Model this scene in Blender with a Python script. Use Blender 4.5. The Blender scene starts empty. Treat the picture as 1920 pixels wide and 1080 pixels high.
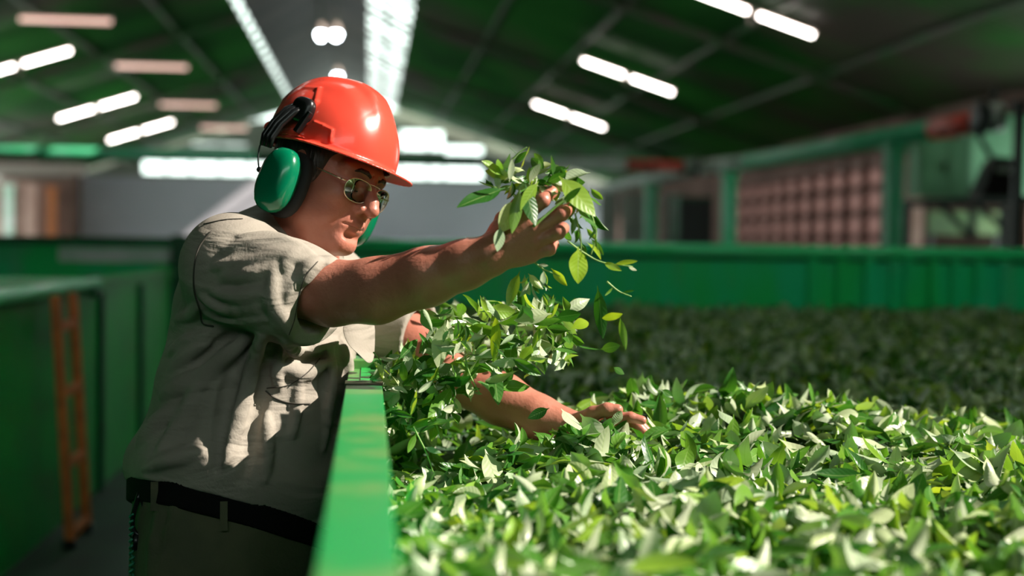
import bpy, bmesh, math, random
import numpy as np
from mathutils import Vector, Matrix, Quaternion

random.seed(7)
rng = np.random.default_rng(7)
SC = bpy.context.scene
COL = SC.collection

# ------------------------------------------------------------------ camera
FPX = 2400.0
CAM = Vector((0.0, 0.0, 1.45))
YAW, PITCH, ROLL = math.radians(6.38), math.radians(1.93), math.radians(0.8)
MROT = Matrix.Rotation(-YAW, 3, 'Z') @ Matrix.Rotation(math.pi/2 - PITCH, 3, 'X') @ Matrix.Rotation(ROLL, 3, 'Z')
cd = bpy.data.cameras.new('camera')
cam = bpy.data.objects.new('camera', cd)
COL.objects.link(cam)
cam.matrix_world = Matrix.Translation(CAM) @ MROT.to_4x4()
cd.sensor_width = 36.0
cd.lens = FPX / 1920.0 * 36.0
cd.clip_start = 0.05
cd.clip_end = 400
cd.dof.use_dof = True
cd.dof.focus_distance = 2.08
cd.dof.aperture_fstop = 1.9
cd.dof.aperture_blades = 0
SC.camera = cam

# ------------------------------------------------------------------ sky, sun, exposure
SUN = Vector((0.76, -0.17, 0.60)).normalized()
wd = bpy.data.worlds.new('sky')
SC.world = wd
wd.use_nodes = True
wn = wd.node_tree
bg = wn.nodes['Background']
bg.inputs['Color'].default_value = (0.84, 1.0, 0.92, 1)
bg.inputs['Strength'].default_value = 3.5
sd = bpy.data.lights.new('sun', 'SUN')
sd.energy = 10.5
sd.angle = math.radians(0.6)
sd.color = (1.0, 0.90, 0.78)
so = bpy.data.objects.new('sun', sd)
COL.objects.link(so)
so.rotation_euler = SUN.to_track_quat('Z', 'Y').to_euler()
SC.view_settings.view_transform = 'Standard'
SC.view_settings.look = 'None'
SC.view_settings.gamma = 1
SC.view_settings.exposure = 0.0
SC.view_settings.use_curve_mapping = False
SC.cycles.use_denoising = True
SC.cycles.max_bounces = 6
SC.cycles.sample_clamp_indirect = 4.0
SC.cycles.caustics_reflective = False
SC.cycles.caustics_refractive = False


def at(px, py, Y):
    """world point at depth Y seen through a pixel of the 1920x1080 frame"""
    v = MROT @ Vector(((px - 960) / FPX, -(py - 540) / FPX, -1.0))
    return CAM + v * (Y / v.y)


def A(px, py, Y):
    return np.array(at(px, py, Y))


# ------------------------------------------------------------------ materials
def new_mat(name):
    m = bpy.data.materials.new(name)
    m.use_nodes = True
    return m, m.node_tree, m.node_tree.nodes['Principled BSDF']


def mat(name, c1, c2=None, scale=6.0, rough=0.5, rough2=None, metal=0.0, bump=0.0, bscale=40.0, lo=0.4, hi=0.6,
        detail=4.0, worn=None, wscale=3.0, wlo=0.6, whi=0.7, sss=0.0, emit=None, estr=0.0, coat=0.0, stretch=None):
    m, nt, b = new_mat(name)
    N, L = nt.nodes, nt.links
    tc = N.new('ShaderNodeTexCoord')
    src = tc.outputs['Object']
    if stretch:
        mp = N.new('ShaderNodeMapping')
        mp.inputs['Scale'].default_value = stretch
        L.new(src, mp.inputs['Vector'])
        src = mp.outputs['Vector']
    b.inputs['Base Color'].default_value = (*c1, 1)
    b.inputs['Roughness'].default_value = rough
    b.inputs['Metallic'].default_value = metal
    if coat:
        b.inputs['Coat Weight'].default_value = coat
    if sss:
        b.inputs['Subsurface Weight'].default_value = sss
        b.inputs['Subsurface Radius'].default_value = (1.0, 0.35, 0.2)
        b.inputs['Subsurface Scale'].default_value = 0.008
    last = None
    if c2 is not None:
        nz = N.new('ShaderNodeTexNoise')
        nz.inputs['Scale'].default_value = scale
        nz.inputs['Detail'].default_value = detail
        L.new(src, nz.inputs['Vector'])
        mr = N.new('ShaderNodeMapRange')
        mr.inputs['From Min'].default_value = lo
        mr.inputs['From Max'].default_value = hi
        L.new(nz.outputs['Fac'], mr.inputs['Value'])
        mx = N.new('ShaderNodeMix')
        mx.data_type = 'RGBA'
        mx.inputs[6].default_value = (*c1, 1)
        mx.inputs[7].default_value = (*c2, 1)
        L.new(mr.outputs['Result'], mx.inputs[0])
        last = mx.outputs[2]
        if rough2 is not None:
            m3 = N.new('ShaderNodeMapRange')
            m3.inputs['To Min'].default_value = rough
            m3.inputs['To Max'].default_value = rough2
            L.new(mr.outputs['Result'], m3.inputs['Value'])
            L.new(m3.outputs['Result'], b.inputs['Roughness'])
    if worn is not None:
        nz = N.new('ShaderNodeTexNoise')
        nz.inputs['Scale'].default_value = wscale
        nz.inputs['Detail'].default_value = 6
        nz.inputs['Roughness'].default_value = 0.6
        L.new(src, nz.inputs['Vector'])
        mr = N.new('ShaderNodeMapRange')
        mr.inputs['From Min'].default_value = wlo
        mr.inputs['From Max'].default_value = whi
        L.new(nz.outputs['Fac'], mr.inputs['Value'])
        mx = N.new('ShaderNodeMix')
        mx.data_type = 'RGBA'
        if last is not None:
            L.new(last, mx.inputs[6])
        else:
            mx.inputs[6].default_value = (*c1, 1)
        mx.inputs[7].default_value = (*worn, 1)
        L.new(mr.outputs['Result'], mx.inputs[0])
        last = mx.outputs[2]
    if last is not None:
        L.new(last, b.inputs['Base Color'])
    if bump:
        nb = N.new('ShaderNodeTexNoise')
        nb.inputs['Scale'].default_value = bscale
        nb.inputs['Detail'].default_value = 4
        L.new(src, nb.inputs['Vector'])
        bp = N.new('ShaderNodeBump')
        bp.inputs['Strength'].default_value = bump
        bp.inputs['Distance'].default_value = 0.01
        L.new(nb.outputs['Fac'], bp.inputs['Height'])
        L.new(bp.outputs['Normal'], b.inputs['Normal'])
    if emit:
        b.inputs['Emission Color'].default_value = (*emit, 1)
        b.inputs['Emission Strength'].default_value = estr
    return m


M = {}
M['trough'] = mat('trough_green_paint', (0.0, 0.44, 0.06), (0.0, 0.36, 0.06), 3, 0.45, bump=0.05, bscale=8,
                  worn=(0.05, 0.30, 0.06), wscale=2.0, wlo=0.52, whi=0.75)
M['rim'] = mat('rim_green_paint', (0.0, 0.25, 0.055), (0.02, 0.25, 0.05), 7, 0.45, bump=0.04, bscale=30,
               worn=(0.13, 0.25, 0.07), wscale=7, wlo=0.48, whi=0.66)
M['rimlight'] = mat('brightened_green_paint', (0.03, 0.78, 0.24), (0.06, 0.80, 0.30), 4, 0.35, coat=0.3)  # lighter green, brightened further to stand in for light on the rims
M['joint'] = mat('rusty_joint', (0.16, 0.10, 0.07), (0.05, 0.12, 0.05), 30, 0.7, bump=0.3)
M['farpanel'] = mat('far_panel_paint', (0.0, 0.62, 0.13), (0.0, 0.62, 0.25), 1.2, 0.4, worn=(0.10, 0.42, 0.22), wscale=1.5,
                    wlo=0.55, whi=0.75, stretch=(2.5, 1, 0.6))
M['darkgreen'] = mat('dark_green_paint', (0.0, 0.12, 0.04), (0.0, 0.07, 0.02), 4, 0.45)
M['palepaint'] = mat('pale_mint_paint', (0.55, 0.72, 0.60), (0.80, 0.82, 0.80), 2.5, 0.5)
M['pipe'] = mat('green_pipe_paint', (0.06, 0.52, 0.24), (0.12, 0.56, 0.32), 3, 0.4)
M['pipegrey'] = mat('grey_pipe_paint', (0.50, 0.55, 0.50), (0.36, 0.42, 0.37), 4, 0.5)
M['red'] = mat('red_paint', (0.80, 0.10, 0.07), (0.62, 0.09, 0.06), 5, 0.45)
M['orange'] = mat('orange_ladder_paint', (0.85, 0.24, 0.06), (0.62, 0.17, 0.05), 12, 0.5, bump=0.1)
M['floor'] = mat('floor_concrete', (0.004, 0.045, 0.012), (0.003, 0.022, 0.008), 1.5, 0.6, bump=0.1)
M['roofg'] = mat('roof_green_sheet', (0.022, 0.20, 0.020), (0.008, 0.09, 0.010), 0.35, 0.6, detail=6, lo=0.42, hi=0.6,
                 worn=(0.10, 0.075, 0.06), wscale=0.14, wlo=0.50, whi=0.64)
M['roofb'] = mat('roof_ridge_sheet', (0.16, 0.13, 0.12), (0.09, 0.08, 0.075), 0.6, 0.6)
M['steel'] = mat('roof_steel', (0.03, 0.13, 0.03), (0.10, 0.08, 0.06), 1, 0.6)
M['wallgrey'] = mat('lavender_grey_plaster', (0.84, 0.80, 0.92), (0.76, 0.73, 0.84), 0.3, 0.8)
M['wallupper'] = mat('upper_sage_wall', (0.46, 0.52, 0.42), (0.34, 0.36, 0.30), 0.3, 0.8)
M['brick'] = mat('pink_brown_wall', (0.35, 0.20, 0.17), (0.22, 0.12, 0.10), 0.8, 0.85)
M['pinkcol'] = mat('pink_column_paint', (0.62, 0.38, 0.33), (0.5, 0.28, 0.24), 2, 0.7)
M['pane'] = mat('dirty_pane', (0.62, 0.50, 0.46), (0.40, 0.30, 0.28), 1.6, 0.3)
M['mint'] = mat('mint_cabinet', (0.20, 0.46, 0.26), (0.16, 0.40, 0.22), 2, 0.5)
M['olive'] = mat('olive_sheet', (0.11, 0.20, 0.07), (0.07, 0.13, 0.05), 2, 0.6)
M['black'] = mat('black_plastic', (0.006, 0.007, 0.008), rough=0.32)
M['blackmetal'] = mat('black_metal', (0.012, 0.02, 0.018), rough=0.45)
M['housing'] = mat('lamp_housing', (0.55, 0.44, 0.40), rough=0.5)
M['paleoff'] = mat('dim_tube', (0.75, 0.62, 0.56), rough=0.4, emit=(1.0, 0.62, 0.52), estr=1.5)
M['tube'] = mat('lit_tube', (0.9, 0.9, 0.9), rough=0.4, emit=(1.0, 0.92, 0.86), estr=16.0)
M['frame'] = mat('window_frame_paint', (0.30, 0.36, 0.30), rough=0.5)
M['skin'] = mat('skin', (0.47, 0.185, 0.13), (0.41, 0.145, 0.10), 22, 0.42, sss=0.12, bump=0.12, bscale=160, lo=0.35, hi=0.65)
M['hair'] = mat('dark_hair', (0.012, 0.009, 0.008), (0.03, 0.02, 0.016), 60, 0.5, bump=0.6, bscale=120, stretch=(1, 1, 0.2))
M['shirt'] = mat('khaki_shirt', (0.325, 0.295, 0.25), (0.29, 0.26, 0.22), 10, 0.85, bump=0.12, bscale=260)
_m = M['shirt']
_nt, _N = _m.node_tree, _m.node_tree.nodes
_tc = _N.new('ShaderNodeTexCoord')
_mp = _N.new('ShaderNodeMapping')
_mp.inputs['Rotation'].default_value = (0, 0.9, 0.3)
_mp.inputs['Scale'].default_value = (1.0, 1.0, 3.2)
_nz = _N.new('ShaderNodeTexNoise')
_nz.inputs['Scale'].default_value = 7.0
_nz.inputs['Detail'].default_value = 2.5
_nz.inputs['Distortion'].default_value = 0.9
_b2 = _N.new('ShaderNodeBump')
_b2.inputs['Strength'].default_value = 0.6
_b2.inputs['Distance'].default_value = 0.018
_nt.links.new(_tc.outputs['Object'], _mp.inputs['Vector'])
_nt.links.new(_mp.outputs['Vector'], _nz.inputs['Vector'])
_nt.links.new(_nz.outputs['Fac'], _b2.inputs['Height'])
_b1 = [n for n in _N if n.type == 'BUMP' and n != _b2][0]
_nt.links.new(_b2.outputs['Normal'], _b1.inputs['Normal'])
M['seam'] = mat('dark_seam_thread', (0.06, 0.055, 0.045), rough=0.9)  # dark thread drawn along the shirt seams
M['trousers'] = mat('olive_trousers', (0.105, 0.11, 0.06), (0.08, 0.09, 0.05), 10, 0.85, bump=0.15, bscale=220)
M['belt'] = mat('black_belt', (0.006, 0.006, 0.006), rough=0.85)
M['belt'].node_tree.nodes['Principled BSDF'].inputs['Specular IOR Level'].default_value = 0.12
M['hat'] = mat('red_hard_hat', (0.80, 0.075, 0.045), (0.76, 0.065, 0.040), 8, 0.28, coat=0.25)
M['cup'] = mat('green_ear_cup', (0.0, 0.16, 0.075), (0.0, 0.145, 0.065), 8, 0.22, coat=0.3)
M['foam'] = mat('black_foam', (0.008, 0.008, 0.009), rough=0.75)
M['gold'] = mat('pale_gold_wire', (0.75, 0.62, 0.48), rough=0.25, metal=0.9)
M['eye'] = mat('eye_white', (0.7, 0.66, 0.62), rough=0.2)
M['iris'] = mat('dark_iris', (0.02, 0.012, 0.008), rough=0.15)
M['lip'] = mat('lip_skin', (0.42, 0.15, 0.12), rough=0.4, sss=0.1)
M['nail'] = mat('nail', (0.68, 0.38, 0.32), rough=0.25)
M['stem'] = mat('pale_green_stem', (0.30, 0.46, 0.14), (0.16, 0.32, 0.07), 40, 0.45)
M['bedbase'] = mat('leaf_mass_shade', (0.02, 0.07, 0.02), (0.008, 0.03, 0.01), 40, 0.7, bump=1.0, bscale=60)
M['shoe'] = mat('black_boot_leather', (0.012, 0.012, 0.012), rough=0.4)
M['keycord'] = mat('green_key_cord', (0.02, 0.22, 0.13), rough=0.4)

# clear spectacle lens
m, nt, b = new_mat('spectacle_lens')
b.inputs['Base Color'].default_value = (1, 1, 1, 1)
b.inputs['Roughness'].default_value = 0.03
b.inputs['Specular IOR Level'].default_value = 0.8
tb = nt.nodes.new('ShaderNodeBsdfTransparent')
tb.inputs['Color'].default_value = (0.93, 0.97, 0.94, 1)
gb = nt.nodes.new('ShaderNodeBsdfGlossy')
gb.inputs['Roughness'].default_value = 0.03
fn = nt.nodes.new('ShaderNodeFresnel')
fn.inputs['IOR'].default_value = 1.25
mb_ = nt.nodes.new('ShaderNodeMixShader')
nt.links.new(fn.outputs[0], mb_.inputs[0])
nt.links.new(tb.outputs[0], mb_.inputs[1])
nt.links.new(gb.outputs[0], mb_.inputs[2])
nt.links.new(mb_.outputs[0], nt.nodes['Material Output'].inputs['Surface'])
M['lens'] = m


def leaf_material(name, stuff):
    m, nt, b = new_mat(name)
    N, L = nt.nodes, nt.links
    if stuff:
        at_ = N.new('ShaderNodeAttribute')
        at_.attribute_name = 'rnd'
        rnd = at_.outputs['Fac']
    else:
        rnd = N.new('ShaderNodeObjectInfo').outputs['Random']
    cr = N.new('ShaderNodeValToRGB')
    e = cr.color_ramp.elements
    e[0].position, e[0].color = 0.0, (0.012, 0.085, 0.010, 1)
    e[1].position, e[1].color = 1.0, (0.26, 0.42, 0.02, 1)
    for p, c in ((0.3, (0.036, 0.15, 0.020, 1)), (0.6, (0.085, 0.24, 0.028, 1)), (0.85, (0.19, 0.35, 0.05, 1))):
        x = e.new(p)
        x.color = c
    L.new(rnd, cr.inputs['Fac'])
    cb = N.new('ShaderNodeValToRGB')
    e = cb.color_ramp.elements
    e[0].position, e[0].color = 0.0, (0.38, 0.52, 0.32, 1)
    e[1].position, e[1].color = 1.0, (0.52, 0.62, 0.30, 1)
    x = e.new(0.5)
    x.color = (0.56, 0.62, 0.44, 1)
    L.new(rnd, cb.inputs['Fac'])
    ge = N.new('ShaderNodeNewGeometry')
    mx = N.new('ShaderNodeMix')
    mx.data_type = 'RGBA'
    L.new(ge.outputs['Backfacing'], mx.inputs[0])
    L.new(cr.outputs['Color'], mx.inputs[6])
    L.new(cb.outputs['Color'], mx.inputs[7])
    # midrib and side veins from the leaf's own uv
    uv = N.new('ShaderNodeUVMap')
    uv.uv_map = 'UVMap'
    sx = N.new('ShaderNodeSeparateXYZ')
    L.new(uv.outputs['UV'], sx.inputs[0])

    def math_(op, a, bb=None, c=None):
        n = N.new('ShaderNodeMath')
        n.operation = op
        for i, v in enumerate((a, bb, c)):
            if v is None:
                continue
            if isinstance(v, (int, float)):
                n.inputs[i].default_value = v
            else:
                L.new(v, n.inputs[i])
        return n.outputs[0]
    vv = math_('ABSOLUTE', math_('SUBTRACT', sx.outputs['Y'], 0.5))
    rib = math_('LESS_THAN', vv, 0.035)
    s = math_('SINE', math_('MULTIPLY', math_('SUBTRACT', sx.outputs['X'], math_('MULTIPLY', vv, 0.35)), 56.0))
    vein = math_('MULTIPLY', math_('GREATER_THAN', s, 0.94), 0.10)
    fac = math_('MULTIPLY', math_('MAXIMUM', rib, vein), 0.4)
    m2 = N.new('ShaderNodeMix')
    m2.data_type = 'RGBA'
    L.new(fac, m2.inputs[0])
    L.new(mx.outputs[2], m2.inputs[6])
    m2.inputs[7].default_value = (0.36, 0.5, 0.18, 1)
    L.new(m2.outputs[2], b.inputs['Base Color'])
    b.inputs['Roughness'].default_value = 0.33
    bp = N.new('ShaderNodeBump')
    bp.inputs['Strength'].default_value = 0.10
    bp.inputs['Distance'].default_value = 0.001
    L.new(s, bp.inputs['Height'])
    L.new(bp.outputs['Normal'], b.inputs['Normal'])
    tr = N.new('ShaderNodeBsdfTranslucent')
    hs = N.new('ShaderNodeMix')
    hs.data_type = 'RGBA'
    hs.blend_type = 'MULTIPLY'
    hs.inputs[0].default_value = 1.0
    L.new(cr.outputs['Color'], hs.inputs[6])
    hs.inputs[7].default_value = (2.4, 1.9, 0.8, 1)
    L.new(hs.outputs[2], tr.inputs['Color'])
    ms = N.new('ShaderNodeMixShader')
    ms.inputs[0].default_value = 0.32
    L.new(b.outputs[0], ms.inputs[1])
    L.new(tr.outputs[0], ms.inputs[2])
    L.new(ms.outputs[0], N['Material Output'].inputs['Surface'])
    return m


M['leaf'] = leaf_material('tea_leaf', False)
M['leafbed'] = leaf_material('tea_leaf_bed', True)


# ------------------------------------------------------------------ object helpers
def tag(o, label=None, cat=None, group=None, kind=None):
    if label:
        o['label'] = label
    if cat:
        o['category'] = cat
    if group:
        o['group'] = group
    if kind:
        o['kind'] = kind
    return o


def empty(name, loc, label, cat, group=None):
    o = bpy.data.objects.new(name, None)
    COL.objects.link(o)
    o.location = loc
    o.empty_display_size = 0.05
    return tag(o, label, cat, group)


def link(name, me, material=None, parent=None, smooth=True):
    """links a mesh whose vertices are in world space and keeps it in place under its parent"""
    if material is not None:
        me.materials.append(material)
    me.polygons.foreach_set('use_smooth', [bool(smooth)] * len(me.polygons))
    o = bpy.data.objects.new(name, me)
    COL.objects.link(o)
    if parent is not None:
        o.parent = parent
        if parent.type == 'EMPTY':
            o.matrix_parent_inverse = Matrix.Translation(parent.location).inverted()
    return o


class MB:
    """collects shapes into one mesh"""
    def __init__(self):
        self.v, self.f = [], []

    def add(self, vs, fs):
        o = len(self.v)
        self.v += [tuple(p) for p in vs]
        self.f += [tuple(i + o for i in q) for q in fs]
        return self

    def box(self, x0, x1, y0, y1, z0, z1):
        vs = [(x, y, z) for x in (x0, x1) for y in (y0, y1) for z in (z0, z1)]
        fs = [(0, 1, 3, 2), (4, 6, 7, 5), (0, 4, 5, 1), (2, 3, 7, 6), (0, 2, 6, 4), (1, 5, 7, 3)]
        return self.add(vs, fs)

    def obox(self, a, b, w, h, up=(0, 0, 1)):
        """bar of width w, height h from a to b"""
        a, b = Vector(a), Vector(b)
        d = (b - a).normalized()
        s = d.cross(Vector(up)).normalized()
        u = s.cross(d)
        vs = [p + s * i * w / 2 + u * j * h / 2 for p in (a, b) for i in (-1, 1) for j in (-1, 1)]
        fs = [(0, 1, 3, 2), (4, 6, 7, 5), (0, 4, 5, 1), (2, 3, 7, 6), (0, 2, 6, 4), (1, 5, 7, 3)]
        return self.add(vs, fs)

    def quadstrip(self, rows, closed=False):
        n = len(rows[0])
        vs = [p for r in rows for p in r]
        fs = []
        for i in range(len(rows) - 1):
            for j in range(n if closed else n - 1):
                k = (j + 1) % n
                fs.append((i * n + j, i * n + k, (i + 1) * n + k, (i + 1) * n + j))
        return self.add(vs, fs)

    def tube(self, pts, radii, seg=10, caps=True):
        pts = [Vector(p) for p in pts]
        if isinstance(radii, (int, float)):
            radii = [radii] * len(pts)
        rows = []
        t = (pts[1] - pts[0]).normalized()
        n = t.orthogonal().normalized()
        for i, p in enumerate(pts):
            t2 = (pts[min(i + 1, len(pts) - 1)] - pts[max(i - 1, 0)]).normalized()
            q = t.rotation_difference(t2)
            n = (q @ n).normalized()
            t = t2
            bb = t.cross(n)
            rows.append([p + (n * math.cos(a) + bb * math.sin(a)) * radii[i] for a in [2 * math.pi * k / seg for k in range(seg)]])
        o = len(self.v)
        self.quadstrip(rows, True)
        if caps:
            self.f.append(tuple(o + k for k in range(seg))[::-1])
            e = o + (len(rows) - 1) * seg
            self.f.append(tuple(e + k for k in range(seg)))
        return self

    def build(self, name, material, parent=None, smooth=False, bevel=0.0):
        me = bpy.data.meshes.new(name)
        me.from_pydata(self.v, [], self.f)
        me.update()
        bm = bmesh.new()
        bm.from_mesh(me)
        bmesh.ops.recalc_face_normals(bm, faces=bm.faces)
        bm.to_mesh(me)
        bm.free()
        o = link(name, me, material, parent, smooth)
        if bevel:
            b = o.modifiers.new('bevel', 'BEVEL')
            b.width = bevel
            b.segments = 2
        return o


def smooth_line(pts, n=24):
    """Catmull-Rom through the points"""
    P = [np.array(p, float) for p in pts]
    P = [2 * P[0] - P[1]] + P + [2 * P[-1] - P[-2]]
    out = []
    m = len(P) - 3
    for i in range(m):
        p0, p1, p2, p3 = P[i:i + 4]
        k = max(2, n // m)
        for j in range(k):
            t = j / k
            out.append(0.5 * ((2 * p1) + (-p0 + p2) * t + (2 * p0 - 5 * p1 + 4 * p2 - p3) * t * t + (-p0 + 3 * p1 - 3 * p2 + p3) * t ** 3))
    out.append(P[-2])
    return out


# ------------------------------------------------------------------ distance-field modelling (organic shapes)
class Field:
    def __init__(self, lo, hi, h):
        self.h = h
        self.lo = np.array(lo, np.float32)
        self.n = np.ceil((np.array(hi) - np.array(lo)) / h).astype(int) + 1
        self.F = np.full(self.n, 0.08, np.float32)

    def region(self, lo, hi):
        a = np.clip(np.floor((np.array(lo) - self.lo) / self.h).astype(int), 0, self.n)
        b = np.clip(np.ceil((np.array(hi) - self.lo) / self.h).astype(int) + 1, 0, self.n)
        sl = tuple(slice(a[i], b[i]) for i in range(3))
        ax = [self.lo[i] + self.h * np.arange(a[i], b[i], dtype=np.float32) for i in range(3)]
        X, Y, Z = np.meshgrid(*ax, indexing='ij')
        return sl, np.stack((X, Y, Z), -1)

    def op(self, fn, lo, hi, k=0.01, mode='add'):
        m = k + 0.03
        sl, P = self.region(np.array(lo) - m, np.array(hi) + m)
        if P.size == 0:
            return self
        d = fn(P).astype(np.float32)
        a = self.F[sl]
        if mode == 'add':
            h = np.clip(0.5 + 0.5 * (d - a) / k, 0, 1)
            self.F[sl] = d + (a - d) * h - k * h * (1 - h)
        elif mode == 'sub':
            d = -d
            h = np.clip(0.5 - 0.5 * (d - a) / k, 0, 1)
            self.F[sl] = d + (a - d) * h + k * h * (1 - h)
        return self

    def cone(self, a, b, r1, r2, k=0.01, mode='add'):
        a, b = np.array(a, np.float32), np.array(b, np.float32)
        ab = b - a
        L2 = float(ab @ ab) + 1e-12

        def fn(P):
            q = P - a
            t = np.clip(q @ ab / L2, 0, 1)
            return np.linalg.norm(q - t[..., None] * ab, axis=-1) - (r1 + (r2 - r1) * t)
        R = max(r1, r2)
        return self.op(fn, np.minimum(a, b) - R, np.maximum(a, b) + R, k, mode)

    def chain(self, pts, rs, k=0.01, mode='add'):
        for i in range(len(pts) - 1):
            self.cone(pts[i], pts[i + 1], rs[i], rs[i + 1], k, mode)
        return self

    def ell(self, c, r, B=None, k=0.01, mode='add'):
        """ellipsoid; B rows are its axes"""
        c = np.array(c, np.float32)
        r = np.array(r, np.float32)
        B = np.eye(3, dtype=np.float32) if B is None else np.array(B, np.float32)

        def fn(P):
            q = (P - c) @ B.T
            k0 = np.linalg.norm(q / r, axis=-1)
            k1 = np.linalg.norm(q / (r * r), axis=-1) + 1e-9
            return k0 * (k0 - 1) / k1
        R = float(r.max())
        return self.op(fn, c - R, c + R, k, mode)

    def sample(self, p):
        g = (np.array(p) - self.lo) / self.h
        i = np.floor(g).astype(int)
        if (i < 0).any() or (i >= self.n - 1).any():
            return 0.08
        f = g - i
        v = self.F[i[0]:i[0] + 2, i[1]:i[1] + 2, i[2]:i[2] + 2]
        v = v[0] * (1 - f[0]) + v[1] * f[0]
        v = v[0] * (1 - f[1]) + v[1] * f[1]
        return float(v[0] * (1 - f[2]) + v[1] * f[2])

    def hit(self, px, py, y0=1.6, y1=2.8, off=0.0):
        y = y0
        while y < y1:
            p = A(px, py, y)
            if self.sample(p) < 0:
                for _ in range(6):
                    y -= 0.0008
                    if self.sample(A(px, py, y)) > 0:
                        break
                return A(px, py, y - off)
            y += 0.003
        return None

    def mesh(self, name):
        F = self.F
        s = F < 0
        c = s[:-1, :-1, :-1].astype(np.int8)
        tot = np.zeros_like(c)
        for dx in (0, 1):
            for dy in (0, 1):
                for dz in (0, 1):
                    tot += s[dx:F.shape[0] - 1 + dx, dy:F.shape[1] - 1 + dy, dz:F.shape[2] - 1 + dz]
        I = np.argwhere((tot > 0) & (tot < 8))
        idx = np.full(c.shape, -1, np.int32)
        idx[I[:, 0], I[:, 1], I[:, 2]] = np.arange(len(I))
        pos = np.zeros((len(I), 3))
        cnt = np.zeros(len(I))
        cs = [(a, b2, c2) for a in (0, 1) for b2 in (0, 1) for c2 in (0, 1)]
        V = {o: F[I[:, 0] + o[0], I[:, 1] + o[1], I[:, 2] + o[2]].astype(np.float64) for o in cs}
        for o in cs:
            for ax in range(3):
                if o[ax] == 1:
                    continue
                o2 = list(o)
                o2[ax] = 1
                o2 = tuple(o2)
                va, vb = V[o], V[o2]
                mk = (va < 0) != (vb < 0)
                t = va[mk] / (va[mk] - vb[mk])
                e = np.tile(np.array(o, float), (mk.sum(), 1))
                e[:, ax] = t
                pos[mk] += e
                cnt[mk] += 1
        P = (I + pos / cnt[:, None]) * self.h + self.lo
        quads = []
        for ax in range(3):
            a1, a2 = (ax + 1) % 3, (ax + 2) % 3
            s0 = np.take(s, range(0, s.shape[ax] - 1), ax)
            s1 = np.take(s, range(1, s.shape[ax]), ax)
            E = np.argwhere(s0 != s1)
            E = E[(E[:, a1] > 0) & (E[:, a2] > 0) & (E[:, a1] < c.shape[a1]) & (E[:, a2] < c.shape[a2])]
            d1 = np.zeros(3, int)
            d1[a1] = 1
            d2 = np.zeros(3, int)
            d2[a2] = 1
            q = [E - d1 - d2, E - d2, E, E - d1]
            q = np.stack([idx[x[:, 0], x[:, 1], x[:, 2]] for x in q], 1)
            inside = s0[E[:, 0], E[:, 1], E[:, 2]]
            q[~inside] = q[~inside][:, ::-1]
            quads.append(q)
        Q = np.concatenate(quads)
        Q = Q[(Q >= 0).all(1)]
        return np_mesh(name, P, Q)


def np_mesh(name, P, Q):
    me = bpy.data.meshes.new(name)
    me.vertices.add(len(P))
    me.vertices.foreach_set('co', np.asarray(P, np.float32).ravel())
    me.loops.add(Q.size)
    me.loops.foreach_set('vertex_index', np.asarray(Q, np.int32).ravel())
    me.polygons.add(len(Q))
    me.polygons.foreach_set('loop_start', np.arange(0, Q.size, 4, dtype=np.int32))
    me.update(calc_edges=True)
    me.validate()
    return me


# ------------------------------------------------------------------ the hall
def struct(name, mb, material, parent=None, smooth=False):
    o = mb.build(name, material, parent, smooth)
    if parent is None:
        o['kind'] = 'structure'
    return o


XC = -0.95


def zroof(x):
    return 1.45 + 4.3 + (7.5 - abs(x - XC)) * 0.32


def roof_piece(name, x0, x1, y0, y1):
    """corrugated sheet, the waves running down the slope"""
    ys = np.arange(y0, y1, 0.11)
    rows = []
    for x in (x0, x1):
        rows.append([(x, y, zroof(x) + 0.025 * (i % 2)) for i, y in enumerate(ys)])
    for x in (x1, x0):
        rows.append([(x, y, zroof(x) + 0.06 + 0.025 * (i % 2)) for i, y in enumerate(ys)])
    rows.append(rows[0])
    struct(name, MB().quadstrip(rows), M['roofg'])


EW = 58.0
struct('floor', MB().box(-12.6, 11.2, -6, EW, -0.1, 0), M['floor'])
roof_piece('ceiling', -12.6, -3.45, -6, EW)
roof_piece('ceiling.001', 1.08, 11.2, 1.35, EW)
roof_piece('ceiling.002', 1.08, 5.0, -6, 1.35)
roof_piece('ceiling.003', 8.6, 11.2, -6, 1.35)
roof_piece('ceiling.005', 5.0, 8.6, -6, -1.0)
# raised ridge monitor: sheet between two daylight strips
b = MB()
b.quadstrip([[(x, y, z) for y in (-6, EW + 0.3)] for x, z in ((-3.3, 7.5), (-1.6, 8.45), (-0.1, 8.1), (-0.1, 8.2), (-1.6, 8.56), (-3.3, 7.6), (-3.3, 7.5))])
struct('ceiling.004', b, M['roofb'])
struct('ceiling_added_closure_l', MB().obox((-3.40, -6, 7.46), (-3.40, 7, 7.46), 0.25, 0.1), M['roofb'])  # unseen closing strip, added to keep ridge daylight off the near end
struct('ceiling_added_closure_r', MB().quadstrip([[(x, y, z) for y in (-6, 7)] for x, z in ((1.1, 7.42), (-.12, 8.15), (-.12, 8.2), (1.1, 7.47), (1.1, 7.42))]), M['roofb'])  # unseen cover over the right strip, added to block daylight nearby
k = 0
for y in np.arange(8.0, EW, 1.45):
    k += 1
    struct('trim_%d' % k, MB().obox((-3.48, y, zroof(-3.45)), (-3.26, y, 7.56), 0.25, 0.08), M['roofb'])
    struct('trim_%d' % (k + 100), MB().obox((1.12, y, zroof(1.08) + 0.02), (-0.14, y, 8.15), 0.34 if k % 3 else 0.8, 0.06), M['roofb'])
struct('trim_90', MB().obox((0.45, -6, 7.78), (0.45, EW, 7.78), 0.10, 0.10), M['roofb'])
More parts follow.
